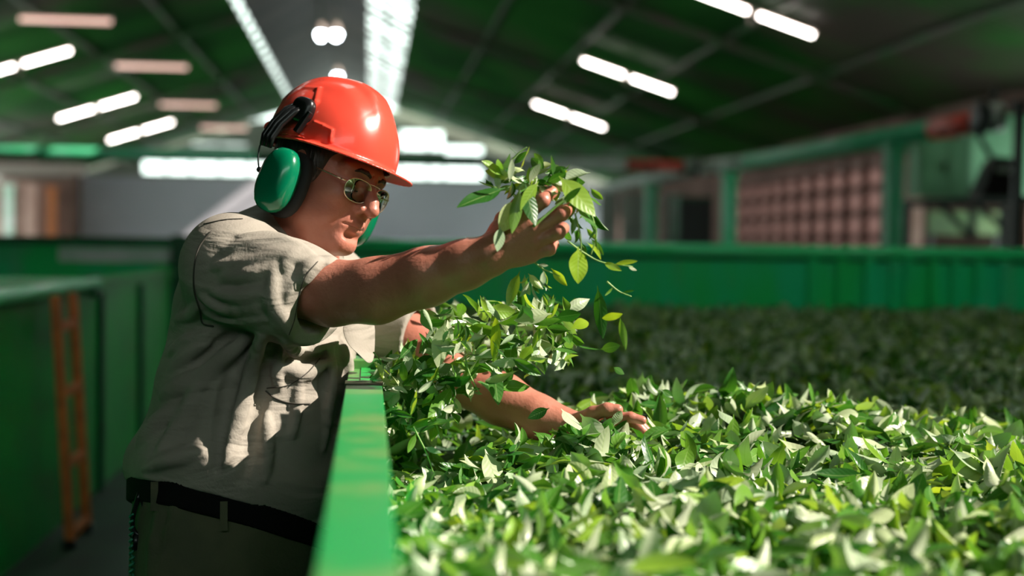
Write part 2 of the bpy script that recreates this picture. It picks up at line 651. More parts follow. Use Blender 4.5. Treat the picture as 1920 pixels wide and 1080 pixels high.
# trusses under the sheets
for i, y in enumerate((15.5, 25.0, 34.2, 43.6, 52.0)):
    t = MB()
    for xa, xb in ((-12.5, -3.4), (1.05, 11.1)):
        t.obox((xa, y, zroof(xa) - 0.1), (xb, y, zroof(xb) - 0.1), 0.10, 0.16)
    struct('trim_%d' % (200 + i), t, M['steel'])
for i, x in enumerate((-11, -9, -7, -5, 3, 5, 7, 9)):
    struct('trim_%d' % (230 + i), MB().obox((x, 1.4, zroof(x) - 0.03), (x, EW, zroof(x) - 0.03), 0.08, 0.10), M['steel'])

# end wall: plaster below, glazed bands above
struct('wall_back', MB().box(-12.6, 11.2, EW, EW + 0.2, 0, 4.25), M['wallgrey'])
b = MB()
xs = [-12.6, -10.0, -7.9, -5.4, 1.3, 2.6, 3.3, 5.1, 11.2]
wins = []
for xa, xb in zip(xs[:-1], xs[1:]):
    top = min(zroof(xa), zroof(xb), 7.5) - 0.02
    spans = []
    if -10.0 <= xa < 5.1:
        spans.append((4.3, 5.1))
    if xa in (-7.9, 1.3, 2.6):
        spans.append((5.6, min(6.6, top - 0.1)))
    if xa == 3.3:
        spans.append((5.45, 5.95))
    z = 4.25
    for s0, s1 in spans:
        if s0 > z:
            b.box(xa, xb, EW, EW + 0.2, z, s0)
        wins.append((xa, xb, s0, s1))
        z = s1
    ta, tb = min(zroof(xa), 7.42) + .03, min(zroof(xb), 7.42) + .03
    b.add([(x, y, zz) for x, t in ((xa, ta), (xb, tb)) for y in (EW, EW + 0.2) for zz in (z, t)],
          [(0, 1, 3, 2), (4, 6, 7, 5), (0, 4, 5, 1), (2, 3, 7, 6), (0, 2, 6, 4), (1, 5, 7, 3)])
struct('wall_back.001', b, M['wallupper'])
for i, (xa, xb, z0, z1) in enumerate(wins):
    b = MB()
    n = max(1, int((xb - xa) / 0.9))
    for j in range(n + 1):
        x = xa + (xb - xa) * j / n
        b.box(x - 0.05, x + 0.05, EW - 0.04, EW + 0.1, z0, z1)
    for z in (z0, z1 - 0.08):
        b.box(xa, xb, EW - 0.03, EW + 0.1, z, z + 0.08)
    struct('window_%d' % (i + 1), b, M['frame'])

# side walls, unseen bays left open to let daylight into the hall
struct('wall_left', MB().box(-12.8, -12.6, -6, 11, 0, 4.5).box(-12.8, -12.6, 11, 27, 0, 4.5).box(-12.8, -12.6, 51, EW, 0, 4.5).box(-12.8, -12.6, 27, 51, 3.5, 4.5), M['brick'])
def prism_y(b, prof, y0, y1):
    n = len(prof)
    return b.add([(x, y, z) for y in (y0, y1) for x, z in prof],
                 [tuple(range(n)), tuple(range(2 * n - 1, n - 1, -1))] + [(i, (i + 1) % n, n + (i + 1) % n, n + i) for i in range(n)])


# gable wall behind the camera, dark, with an opening added for fill daylight
b = MB().box(-12.6, 11.2, -6.2, -6, 0, 4.4)
prism_y(b, [(-12.6, 4.4), (-4.6, 4.4), (-4.6, zroof(-4.6) + .03), (-12.6, zroof(-12.6) + .03)], -6.2, -6)
prism_y(b, [(4.0, 4.4), (11.2, 4.4), (11.2, zroof(11.2) + .03), (4.0, zroof(4.0) + .03)], -6.2, -6)
prism_y(b, [(-4.6, 5.85), (4.0, 5.85), (4.0, zroof(4.0) + .03), (1.1, zroof(1.1) + .05), (-1.6, 8.5), (-3.45, zroof(-3.45) + .05), (-4.6, zroof(-4.6) + .03)], -6.2, -6)
struct('wall_front', b, M['darkgreen'])
struct('wall_right', MB().box(11.2, 11.4, -6, 15.0, 0, 4.3).box(11.2, 11.4, 15, 20.8, 3.1, 4.3).box(11.2, 11.4, 20.8, 27.0, 0, 4.3).box(11.2, 11.4, 38.5, 50.5, 0, 4.3).box(11.2, 11.4, 50.5, 57.0, 2.9, 4.3).box(11.2, 11.4, 57.0, EW, 0, 4.3).box(11.2, 11.4, 27, 38.5, 3.45, 4.3)
       .box(11.2, 11.4, 27, 38.5, 0, 1.2), M['brick'])
mp, nt, bs = new_mat('dirty_translucent_pane')
tr = nt.nodes.new('ShaderNodeBsdfTranslucent')
tr.inputs['Color'].default_value = (0.22, 0.165, 0.16, 1)
nt.links.new(tr.outputs[0], nt.nodes['Material Output'].inputs['Surface'])
M['backlit'] = mp
b = MB()
for y in np.arange(27, 38.6, 1.15):
    b.box(11.12, 11.38, y - 0.07, y + 0.07, 1.2, 3.45)
for z in (1.2, 1.75, 2.3, 2.85, 3.35):
    b.box(11.12, 11.38, 27, 38.5, z - 0.05, z + 0.05)
wf = struct('window_20', b, M['brick'])
struct('window_pane', MB().box(11.28, 11.30, 27, 38.5, 1.2, 3.4), M['backlit'], wf)


# ------------------------------------------------------------------ lights under the roof
def batten(px, py, H, rise, label, group, lit=True, two=True, L=2.4, c=None):
    if c is None:
        c = at(px, py, FPX * H / (459.0 - py))
    o = empty('fluorescent_light', c, label, 'light', group)
    d = Vector((1, 0, rise)).normalized()
    MB().obox(c - d * L / 2 + Vector((0, 0, 0.07)), c + d * L / 2 + Vector((0, 0, 0.07)), 0.12, 0.06).build('housing', M['housing'], o, bevel=0.01)
    if lit:
        for s in ((-1, 1) if two else (0,)):
            a0 = c + d * (s * L / 3.85) - d * (L / 4.7 if two else L / 2.1)
            a1 = c + d * (s * L / 3.85) + d * (L / 4.7 if two else L / 2.1)
            MB().tube([a0, a1], 0.033, 12).build('tube', M['tube'], o, True)
        MB().obox(c - d * 0.10, c + d * 0.10, 0.1, 0.10).build('centre_cap', M['housing'], o)
        MB().box(c.x - 0.07, c.x + 0.07, c.y - 0.06, c.y + 0.06, c.z - 0.17, c.z - 0.03).build('ballast_box', M['housing'], o, bevel=0.015)
    else:
        MB().tube([c - d * L * 0.48, c + d * L * 0.48], 0.05, 12).build('tube', M['paleoff'], o, True)
    top = min(zroof(c.x), 8.2)
    for s in (-0.8, 0.8):
        q = c + d * (s * L / 2) + Vector((0, 0, 0.09))
        MB().tube([q, (q.x, q.y, min(zroof(q.x), 8.2) + 0.01)], 0.008, 6).build('hanger_rod', M['steel'], o)
    return o


batten(1412, 25, 3.95, -0.32, 'brightest white strip light at the top, right of the hall ridge', None)
batten(1177, 144, 3.95, -0.32, 'strip light in the middle of the row on the right roof slope', None)
batten(1067, 217, 3.95, -0.32, 'pinkish strip light farthest along the right roof slope', None)
batten(36, 122, 4.13, 0.32, 'strip light cut by the left edge of the picture', None)
batten(182, 202, 4.13, 0.32, 'strip light above the green beam, second of the left slope row', None)
batten(264, 246, 4.13, 0.32, 'small far strip light on the left slope above the level bright one', None)
batten(250, 290, 3.3, 0.0, 'short level bright strip light just over the green beam', None, two=False, L=2.05)
for x_, r_, y_ in ((6.6, -.32, 14.0), (6.6, -.32, 5.0), (-8.4, .32, 14.0), (3.6, -.32, 5.6)):  # lamps added out of view to brighten the bed and far panel
    batten(0, 0, 0, r_, 'added strip light %s, %s slope, above the view' % ('over the far trough end' if y_ > 9 else 'over the near bed' if x_ > 5 else 'near the ridge and over the bed', 'right' if x_ > 0 else 'left'),
           None, c=Vector((x_, y_, zroof(x_) - .19)))
G = None
batten(123, 38, 4.95, 0, 'dim pinkish level strip light nearest the top left corner', G, False, L=1.95)
batten(284, 125, 4.95, 0, 'dim pinkish level strip light second from the top left', G, False, L=1.95)
batten(353, 197, 4.95, 0, 'dim pinkish level strip light crossed by a thin hanging rod', G, False, L=1.95)
batten(420, 240, 4.95, 0, 'faint pinkish level strip light nearest the red helmet', G, False, L=1.95)


def pendant(px, py, H, r, label, strength):
    Y = FPX * H / (459.0 - py)
    c = at(px, py, Y)
    o = empty('pendant_lamp', c, label, 'lamp')
    MB().tube([c + Vector((0, 0, 0.25)), c + Vector((0, 0, 0.08)), c], [0.05, 0.12, r * 1.5], 16).build('lamp_shade', M['housing'], o, True)
    mm = mat('pendant_glow', (0.9, 0.95, 1), rough=0.4, emit=(0.82, 0.92, 1.0), estr=strength)
    MB().tube([c + Vector((0, 0, 0.02)), c - Vector((0, 0, 0.1)), c - Vector((0, 0, 0.16))], [r, r * 0.8, r * 0.2], 16).build('bulb', mm, o, True)
    MB().tube([c + Vector((0, 0, 0.25)), (c.x, c.y, 8.3)], 0.012, 6).build('hanging_cord', M['steel'], o)


pendant(602, 62, 5.6, 0.10, 'left one of the paired glowing lamps under the ridge', 60)
pendant(630, 62, 5.6, 0.12, 'right brighter one of the paired glowing lamps under the ridge', 60)
pendant(633, 141, 5.6, 0.12, 'small glowing lamp right above the red helmet', 40)


# ------------------------------------------------------------------ overhead pipes and posts across the hall
def pipe(name, pts, mats, r, label, cat):
    """a run of pipe; each stretch between points has its own paint"""
    o = empty(name, pts[0], label, cat)
    for a, c, mm, nm in zip(pts[:-1], pts[1:], mats[0], mats[1]):
        MB().tube([a, c], r, 18).build(nm, M[mm], o, True)
    return o


zP = 2.93
pipe('overhead_pipe', [(-9.5, 23, zP), (-2.0, 23, zP), (1.9, 23, zP), (4.62, 23, zP), (5.7, 23, zP)],
     (['pipe', 'darkgreen', 'pipegrey', 'red'], ['green_section', 'dark_section', 'grey_section', 'red_end_section']),
     0.105, 'level pipe across the hall, green then grey with a red end', 'pipe')
e = empty('pipe_coupling', (5.95, 23, zP), 'round grey coupling between the two red ended pipes', 'coupling')
MB().tube([(5.69, 23, zP), (6.1, 23, zP)], 0.14, 18).build('body', M['pipegrey'], e, True)
MB().tube([(5.90, 23, zP), (5.97, 23, zP)], 0.19, 18).build('flange', M['blackmetal'], e, True)
a, bq, c2, d2, e2 = at(1120, 357, 35.5), at(1330, 312, 23.2), at(1400, 304, 20.9), at(1752, 243, 15.3), at(1842, 226, 14.2)
pipe('overhead_pipe', [a, bq, c2, d2, e2], (['pipegrey', 'palepaint', 'pipe', 'red'], ['grey_section', 'pale_section', 'green_section', 'red_end_section']),
     0.13, 'green pipe rising towards the right edge with a red end', 'pipe')
e = empty('pipe_valve', at(1858, 222, 14.0), 'grey round valve at the end of the rising red pipe end', 'valve')
c = at(1858, 222, 14.0)
MB().tube([c - Vector((0.1, 0, 0)), c + Vector((0.12, 0, 0.02))], 0.17, 18).build('body', M['pipegrey'], e, True)
MB().tube([c + Vector((-0.16, -0.02, 0)), c + Vector((-0.11, -0.02, 0))], 0.21, 18).build('flange', M['blackmetal'], e, True)
MB().tube([c + Vector((0, 0, 0.1)), c + Vector((0.05, 0, 0.35))], 0.04, 10).build('handle', M['blackmetal'], e, True)


def post(px, pyt, Y, w, mm, label, name='support_post', z0=0.0):
    c = at(px, pyt, Y)
    o = empty(name, (c.x, c.y, z0), label, 'post')
    MB().box(c.x - w / 2, c.x + w / 2, c.y - w / 2, c.y + w / 2, z0 + 0.02, c.z - 0.06).build('shaft', M[mm], o, bevel=0.012)
    MB().box(c.x - w * .8, c.x + w * .8, c.y - w * .8, c.y + w * .8, z0, z0 + 0.025).build('base_plate', M[mm], o)
    MB().box(c.x - w * .7, c.x + w * .7, c.y - w * .7, c.y + w * .7, c.z - 0.06, c.z).build('top_plate', M[mm], o)


post(1676, 272, 16.3, 0.2, 'pipe', 'thick green post under the rising pipe, nearest of three')
post(1368, 322, 22.3, 0.22, 'pipe', 'green post below the pipe, where the rising pipe turns pale')
post(1222, 345, 28.5, 0.25, 'pipe', 'pale green far post left of the other two under the pipe')
post(1712, 300, 19.5, 0.26, 'pinkcol', 'pink column just right of the thick green post')
post(1912, 190, 13.5, 0.10, 'blackmetal', 'dark slim post at the right edge of the picture')
post(18, 345, 40.0, 0.3, 'palepaint', 'pale narrow pillar at the far left edge')
post(60, 345, 40.0, 0.34, 'pinkcol', 'dull pink pillar between the pale pillar and the orange one')
post(97, 350, 40.3, 0.25, 'orange', 'orange lit pillar at the far left of the hall')
b = MB()
p0, p1 = at(-40, 335, 41), at(135, 335, 41)
b.box(p0.x, p1.x, 41, 41.2, 0, p0.z)
struct('wall_side', b, M['brick'])
p0, p1 = at(-40, 318, 33), at(160, 318, 33)
tag(MB().obox((p0.x, 33, p0.z), (p1.x, 33, p1.z), 0.25, 0.28).build('lintel_beam', M['housing']),
    'greyish pink beam below the green pipe at the far left', 'beam')
for px, w, lab in ((250, 0.4, 'pale recess panel left of centre on the grey end wall'),):
    pass
# right background: mint control cabinet on a dark frame
c = at(1777, 315, 17.0)
e = empty('control_cabinet', (c.x, c.y, c.z - 0.42), 'mint green cabinet standing on the dark frame at the right', 'cabinet')
MB().box(c.x - .40, c.x + .36, c.y, c.y + .4, c.z - .40, c.z + .40).build('body', M['mint'], e, bevel=0.02)
MB().box(c.x - .36, c.x - .02, c.y - .02, c.y, c.z - .36, c.z + .36).build('door', M['mint'], e, bevel=0.01)
MB().box(c.x + .02, c.x + .32, c.y - .02, c.y, c.z - .36, c.z + .36).build('door', M['mint'], e, bevel=0.01)
MB().box(c.x - .07, c.x - .04, c.y - .05, c.y - .02, c.z - .08, c.z + .08).build('handle', M['blackmetal'], e)
f0, f1 = at(1690, 382, 16.9), at(1930, 374, 16.9)
e = empty('steel_frame', (f0.x, f0.y, 0), 'dark braced steel frame carrying the mint cabinet', 'frame')
MB().obox(f0, f1, 0.4, 0.10).build('top_beam', M['blackmetal'], e)
for (x0, y0, x1, y1) in ((1765, 385, 1822, 445), (1820, 388, 1826, 445), (1832, 385, 1880, 425)):
    MB().obox(at(x0, y0, 16.85), at(x1, y1, 16.85), 0.07, 0.07).build('brace', M['blackmetal'], e)
for px in (1700, 1884):
    q = at(px, 385, 17.1)
    MB().box(q.x - .05, q.x + .05, q.y - .05, q.y + .05, 0, q.z).build('leg', M['blackmetal'], e)
c = at(1866, 332, 14.2)
e = empty('floodlight', c, 'black boxy floodlight hanging beside the mint cabinet', 'light')
MB().add([(c.x - .24, c.y - .1, c.z - .24), (c.x + .2, c.y - .1, c.z - .24), (c.x + .18, c.y - .1, c.z + .22), (c.x - .05, c.y - .1, c.z + .24),
          (c.x - .22, c.y + .25, c.z - .22), (c.x + .18, c.y + .25, c.z - .22), (c.x + .16, c.y + .25, c.z + .2), (c.x - .03, c.y + .25, c.z + .2)],
         [(0, 1, 2, 3), (4, 7, 6, 5), (0, 4, 5, 1), (1, 5, 6, 2), (2, 6, 7, 3), (3, 7, 4, 0)]).build('body', M['black'], e, bevel=0.02)
MB().box(c.x - .04, c.x + .14, c.y - .12, c.y - .1, c.z + .05, c.z + .13).build('pale_plate', M['pipegrey'], e)
MB().tube([c + Vector((-.16, 0, .62)), c + Vector((-.20, 0, .45)), c + Vector((-.05, 0, .22))], 0.035, 8).build('bracket', M['blackmetal'], e)
c = at(1812, 410, 20.0)
e = empty('sheet_stand', (c.x, c.y, 0), 'olive green sheet on two legs behind the dark braces', 'panel')
MB().box(c.x - .65, c.x + .65, c.y, c.y + .06, 1.72, 2.1).build('sheet', M['olive'], e, bevel=0.01)
for s_ in (-.55, .55):
    MB().box(c.x + s_ - .03, c.x + s_ + .03, c.y + .06, c.y + .12, 0, 2.1).build('leg', M['blackmetal'], e)
c = at(1885, 260, 19.0)
tag(MB().box(c.x - .55, c.x + .9, c.y, c.y + .5, 2.35, 3.6).build('machine_housing', M['mint'], bevel=0.03), 'mint green machine housing at the far right edge', 'machine')
c = at(1305, 400, 32.0)
e = empty('storage_cabinet', (c.x, c.y, 0), 'dark cabinet between the two far green posts', 'cabinet')
MB().box(c.x - .45, c.x + .45, c.y, c.y + .6, 0, 2.75).build('body', M['darkgreen'], e, bevel=0.02)
MB().box(c.x - .42, c.x - .01, c.y - .03, c.y, 0.1, 2.65).build('door', M['blackmetal'], e)
MB().box(c.x + .01, c.x + .42, c.y - .03, c.y, 0.1, 2.65).build('door', M['blackmetal'], e)
for px, lab in ((1140, 'leftmost grey upright panel beyond the far trough end'), (1180, 'grey upright panel left of the pale far post'),
                (1204, 'grey upright panel half behind the pale far post'), (1262, 'grey upright panel right of the pale far post')):
    c = at(px, 400, 33.0)
    tag(MB().box(c.x - .22, c.x + .22, c.y, c.y + .1, 0, 2.85).build('partition_panel', M['pipegrey'], bevel=0.01), lab, 'panel')
# ------------------------------------------------------------------ withering troughs
RZ = 1.23
XL, XR = -0.034, 0.022      # the near rim
TE = 8.3                    # far end of the trough
o = empty('withering_trough', (3.0, 3.0, 0), 'large green trough full of tea leaves that the man leans over', 'trough')
MB().box(-0.012, 0.004, -1.2, TE, 0.0, RZ - 0.002).build('side_panel', M['trough'], o)
# folded rim flange with turned-down lip
for (y0, y1, dz) in ((-1.2, 1.985, 0.0), (2.035, 2.29, -0.004), (2.31, TE, -0.006)):
    MB().box(XL, XR, y0, y1, RZ - 0.004 + dz, RZ + dz).box(XL, XL + .004, y0, y1, RZ - 0.035 + dz, RZ - 0.004 + dz)\
        .box(XR - .004, XR, y0, y1, RZ - 0.03 + dz, RZ - 0.004 + dz).build('rim', M['rim'], o, bevel=0.0015)
MB().box(XL - .002, XR + .001, 1.985, 2.035, RZ - 0.035, RZ + 0.002).build('joint_strip', M['joint'], o, bevel=0.001)
MB().box(XL - .002, XR + .002, 2.285, 2.315, RZ - 0.04, RZ + 0.012).build('joint_lip', M['rim'], o, bevel=0.002)
for y in (0.6, 1.35, 2.9, 4.2, 5.6, 7.0):
    MB().box(-0.04, -0.012, y - .02, y + .02, 0, RZ - 0.036).build('rib', M['trough'], o)
# far end panel with ribs, rounded rim on top
zt = 1.475
MB().box(-0.3, 6.6, TE, TE + 0.012, 0.0, zt - 0.09).build('end_panel', M['farpanel'], o)
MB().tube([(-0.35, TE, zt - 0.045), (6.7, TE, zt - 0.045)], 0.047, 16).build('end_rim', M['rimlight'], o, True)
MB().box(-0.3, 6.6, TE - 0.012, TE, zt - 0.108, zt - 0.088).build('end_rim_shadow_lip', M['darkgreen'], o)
for i, x in enumerate((2.95, 3.15, 3.34, 3.52, 3.62, 3.80, 3.95, 4.12, 4.3)):
    MB().box(x - .035, x + .035, TE - 0.03, TE, 0.9, zt - 0.09).build('stiffener', M['farpanel'], o, bevel=0.012)
MB().box(6.6, 6.62, -1.2, TE, 0.0, RZ).build('side_panel', M['trough'], o)
for x in (0.3, 3.0, 6.3):
    for y in (-1.0, 3.5, TE - .2):
        MB().box(x - .04, x + .04, y - .04, y + .04, 0.0, 0.45).build('foot', M['darkgreen'], o)

# left trough across the aisle
LX = -1.55
o = empty('withering_trough', (-3.2, 6.0, 0), 'green trough across the aisle behind the man, with a ladder leaning on it', 'trough')
w = MB()
w.box(LX - .015, LX, 2.4, 10.5, 0.0, RZ)
w.build('side_panel', M['trough'], o)
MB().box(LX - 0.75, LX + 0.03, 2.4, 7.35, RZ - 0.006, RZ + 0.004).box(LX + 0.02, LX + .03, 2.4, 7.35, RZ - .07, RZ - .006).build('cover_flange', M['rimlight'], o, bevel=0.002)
MB().box(LX - 0.06, LX + 0.03, 7.4, 10.5, RZ - 0.04, RZ - 0.03).build('rim', M['rim'], o, bevel=0.002)
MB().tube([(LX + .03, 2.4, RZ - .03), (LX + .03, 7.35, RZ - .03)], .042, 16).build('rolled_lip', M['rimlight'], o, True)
MB().box(LX - 0.02, LX + 0.05, 7.32, 7.44, RZ - 0.10, RZ + 0.02).build('corner_bracket', M['darkgreen'], o, bevel=0.01)
for y in (4.6, 7.6, 8.9, 10.3):
    MB().box(LX, LX + .035, y - .03, y + .03, 0, RZ - 0.08).build('rib', M['darkgreen'], o, bevel=0.004)
MB().box(-7.5, LX, 10.5, 10.52, 0.0, 1.41).build('end_panel', M['farpanel'], o)
MB().box(-2.45, LX - 0.03, 10.485, 10.5, 1.27, 1.385).build('painted_light_patch', M['palepaint'], o)  # pale sheet standing in for a patch of light on the panel
MB().box(-7.5, LX + .02, 10.45, 10.57, 1.41, 1.47).build('end_rim', M['darkgreen'], o, bevel=0.006)
MB().box(LX - .02, LX + .14, 10.42, 10.6, 0, 1.49).build('corner_post', M['darkgreen'], o, bevel=0.01)
MB().box(-7.5, -7.48, 2.4, 10.5, 0, RZ).build('side_panel', M['trough'], o)
b = MB()
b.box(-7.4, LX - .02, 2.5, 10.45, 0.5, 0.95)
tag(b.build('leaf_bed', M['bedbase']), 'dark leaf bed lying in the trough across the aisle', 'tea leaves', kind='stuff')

# a low dividing trough wall further behind, seen between man and far end
# ladder leaning on the left trough
pts_t = [A(115, 533, 6.42), A(146, 531, 6.78)]
pts_b = [A(156, 968, 6.40), A(178, 966, 6.62)]
o = empty('ladder', Vector((pts_b[0] + pts_b[1]) / 2), 'narrow orange ladder leaning against the left green trough', 'ladder')
Ta = Vector((LX + 0.10, 6.15, RZ - 0.045)); Tb = Vector((LX + 0.10, 6.50, RZ - 0.045))
Ba = Vector((-1.38, 6.15, 0.03)); Bb = Vector((-1.38, 6.50, 0.03))
for a_, b_ in ((Ta, Ba), (Tb, Bb)):
    MB().obox(a_, b_, 0.045, 0.03, up=(0, 1, 0)).build('side_rail', M['orange'], o, bevel=0.003)
for f in (0.13, 0.40, 0.69, 0.975):
    MB().obox(Ta.lerp(Ba, f), Tb.lerp(Bb, f), 0.03, 0.045).build('rung', M['orange'], o, bevel=0.003)
for b_ in (Ba, Bb):
    MB().box(b_.x - .03, b_.x + .03, b_.y - .03, b_.y + .03, 0.0, 0.04).build('rubber_foot', M['black'], o, bevel=0.005)
# ------------------------------------------------------------------ the man
HO = A(617, 327, 2.25)
vl = HO - np.array(CAM)
vl[2] = 0
vl /= np.linalg.norm(vl)
rr = np.array([vl[1], -vl[0], 0.0])
th, pp, ro = math.radians(49), math.radians(15), math.radians(14)
Fh = math.sin(th) * rr - math.cos(th) * vl
Lh = math.cos(th) * rr + math.sin(th) * vl
Zv = np.array([0, 0, 1.0])
HF = math.cos(pp) * Fh - math.sin(pp) * Zv
U0 = math.sin(pp) * Fh + math.cos(pp) * Zv
HL = math.cos(ro) * Lh - math.sin(ro) * U0
HU = math.cos(ro) * U0 + math.sin(ro) * Lh
HB = np.array([HF, HL, HU])


def H(f, l, u):
    return HO + f * HF + l * HL + u * HU


PL = A(440, 960, 2.31)
person = empty('person', (PL[0], PL[1], 0.0), 'man in red helmet and khaki shirt leaning over trough, lifting a handful of leaves', 'person')

# ---- skin: head, neck, chest core, arms, hands in one continuous surface
S_R, S_L = A(440, 505, 2.15), A(612, 540, 2.48)
sk = Field(A(400, 1010, 2.0) * [1, 0, 1] + [0, 1.78, 0], A(1225, 205, 2.3) * [1, 0, 1] + [0.06, 2.62, 0.02], 0.0021)


def build_skin(s):
    B = HB
    s.ell(H(-.012, 0, .038), (.098, .077, .088), B)
    s.ell(H(.030, 0, -.020), (.070, .066, .085), B, .02)
    s.ell(H(.028, 0, -.074), (.064, .059, .045), B, .02)
    s.cone(H(.080, -.010, -.104), H(.080, .010, -.104), .020, .020, .018)
    for q in (-1, 1):
        s.ell(H(.018, q * .044, -.074), (.044, .026, .036), B, .02)
        s.ell(H(.062, q * .038, -.034), (.026, .025, .026), B, .016)
        s.ell(H(.058, q * .040, -.066), (.022, .018, .020), B, .014)
        s.cone(H(.086, q * .012, .020), H(.074, q * .046, .018), .012, .011, .014)
        s.ell(H(-.004, q * .079, -.012), (.018, .009, .031), B, .008)
    s.ell(H(.025, 0, -.112), (.048, .045, .026), B, .022)
    # eye sockets, lids
    for q in (-1, 1):
        s.ell(H(.100, q * .033, -.006), (.018, .019, .013), B, .012, 'sub')
        s.ell(H(.0765, q * .0325, -.007), (.0135, .0165, .0125), B, .003)
        s.cone(H(.0885, q * .019, -.0125), H(.0805, q * .047, -.0135), .0011, .0011, .002, 'sub')
        s.cone(H(.087, q * .016, -.020), H(.080, q * .045, -.025), .0022, .0022, .006)
    # nose
    s.chain([H(.090, 0, .012), H(.098, 0, -.006), H(.109, 0, -.022), H(.1165, 0, -.036)], [.0085, .0085, .0105, .0125], .008)
    for q in (-1, 1):
        s.ell(H(.101, q * .0145, -.040), (.011, .0085, .009), B, .006)
        s.ell(H(.107, q * .0075, -.050), (.005, .0036, .004), B, .002, 'sub')
    # muzzle, lips
    s.ell(H(.078, 0, -.064), (.022, .034, .024), B, .014)
    s.chain([H(.085, -.026, -.071), H(.097, -.010, -.0655), H(.099, 0, -.067), H(.097, .010, -.0655), H(.085, .026, -.071)], [.003, .0055, .0055, .0055, .003], .005)
    s.chain([H(.086, -.020, -.0755), H(.095, 0, -.0775), H(.086, .020, -.0755)], [.003, .0065, .003], .005)
    s.chain([H(.091, -.029, -.0725), H(.1015, -.012, -.0712), H(.1045, 0, -.0725), H(.1015, .012, -.0712), H(.091, .029, -.0725)], [.0015, .0018, .0018, .0018, .0015], .003, 'sub')
    s.cone(H(.097, -.014, -.0895), H(.097, .014, -.0895), .005, .005, .008, 'sub')
    for q in (-1, 1):
        s.chain([H(.1035, q * .024, -.043), H(.0945, q * .037, -.062), H(.0845, q * .041, -.080)], [.0028, .0038, .002], .007, 'sub')
        s.cone(H(.098, q * .012, .013), H(.097, q * .008, .020), .0012, .0012, .004, 'sub')
    # neck and the core under the shirt
    NB = A(530, 478, 2.31)
    s.chain([H(-.030, 0, -.045), A(560, 425, 2.29), NB], [.060, .062, .072], .03)
    s.cone(S_R, S_L, .060, .060, .04)
    s.cone(A(520, 520, 2.31), A(470, 700, 2.31), .11, .12, .04)
    # raised right arm
    s.chain([S_R, A(622, 550, 2.06), A(706, 545, 2.01), A(800, 519, 1.965), A(872, 496, 1.935), A(918, 480, 1.915)],
            [.052, .051, .0505, .0445, .0365, .0325], .014)
    # right hand, thumb up, back of the hand towards the camera
    wr = A(918, 478, 1.912)
    mc = [A(984, 408, 1.890), A(1000, 431, 1.884), A(1001, 456, 1.887), A(996, 479, 1.894)]
    for m_, r in zip(mc, (.0125, .0125, .012, .0115)):
        s.cone(wr * .8 + m_ * .2, m_, .019, r, .012)
    s.ell((wr + mc[0] + mc[3]) / 3 + [.004, .006, 0], (.036, .016, .034), None, .012)
    fr = [[mc[0], A(1018, 376, 1.878), A(1034, 360, 1.899), A(1020, 357, 1.922)],
          [mc[1], A(1053, 401, 1.874), A(1067, 392, 1.899), A(1047, 396, 1.925)],
          [mc[2], A(1047, 436, 1.876), A(1056, 428, 1.900), A(1034, 430, 1.925)],
          [mc[3], A(1030, 468, 1.886), A(1038, 458, 1.905), A(1018, 456, 1.924)]]
    for f, r in zip(fr, (1.0, 1.02, .97, .86)):
        s.chain(f, [.0105 * r, .0098 * r, .0090 * r, .0078 * r], .0035)
        s.ell(f[1], (.0105 * r, .0105 * r, .0105 * r), None, .004)
    s.ell(A(938, 442, 1.925), (.020, .020, .026), None, .014)
    s.chain([A(930, 452, 1.925), A(944, 412, 1.938), A(972, 384, 1.948), A(1000, 374, 1.945)], [.0155, .0125, .0110, .0092], .006)
    # lowered left arm reaching into the leaves
    s.chain([S_L, A(735, 610, 2.42), A(848, 706, 2.34), A(940, 748, 2.29), A(1010, 782, 2.25), A(1066, 800, 2.22)],
            [.052, .050, .043, .046, .038, .031], .014)
    wl = A(1066, 800, 2.22)
    ml = [A(1122, 795, 2.165), A(1128, 798, 2.19), A(1128, 804, 2.215), A(1122, 811, 2.24)]
    for m_ in ml:
        s.cone(wl * .8 + m_ * .2, m_, .018, .0115, .012)
    fl = [[ml[0], A(1158, 783, 2.145), A(1182, 782, 2.135), A(1204, 788, 2.13)],
          [ml[1], A(1168, 784, 2.18), A(1194, 796, 2.175), A(1208, 810, 2.17)],
          [ml[2], A(1176, 784, 2.215), A(1200, 795, 2.215), A(1214, 808, 2.21)],
          [ml[3], A(1162, 798, 2.245), A(1182, 806, 2.24), A(1196, 816, 2.24)]]
    for f, r in zip(fl, (1.0, 1.02, .96, .84)):
        s.chain(f, [.0105 * r, .0096 * r, .0088 * r, .0076 * r], .004)
    s.chain([A(1082, 790, 2.19), A(1112, 776, 2.15), A(1138, 768, 2.135), A(1158, 768, 2.13)], [.015, .0125, .0112, .0094], .006)
    return s


build_skin(sk)
body = link('body', sk.mesh('body'), M['skin'], person)

# ---- small face parts
for q in (-1, 1):
    MB().tube([H(.0975, q * .012, .0155), H(.0965, q * .022, .0200), H(.0915, q * .035, .0205), H(.082, q * .048, .013)], [.0030, .0040, .0038, .0012], 8).build('eyebrow', M['hair'], person, True)
    MB().tube(smooth_line([H(.0870, q * .018, -.0135), H(.0905, q * .026, -.0150), H(.0895, q * .036, -.0155), H(.0820, q * .047, -.0135)], 12), [.0006] + [.0013] * 10 + [.0013, .0006][:3], 6).build('eyelashes', M['hair'], person, True)
ll = MB()
ll.tube(smooth_line([H(.0860, -.026, -.0715), H(.0990, -.010, -.0680), H(.1010, 0, -.0695), H(.0990, .010, -.0680), H(.0860, .026, -.0715)], 16), .0042, 8)
ll.tube(smooth_line([H(.0865, -.021, -.0755), H(.0975, 0, -.0775), H(.0865, .021, -.0755)], 12), .0052, 8)
ll.build('lips', M['lip'], person, True)

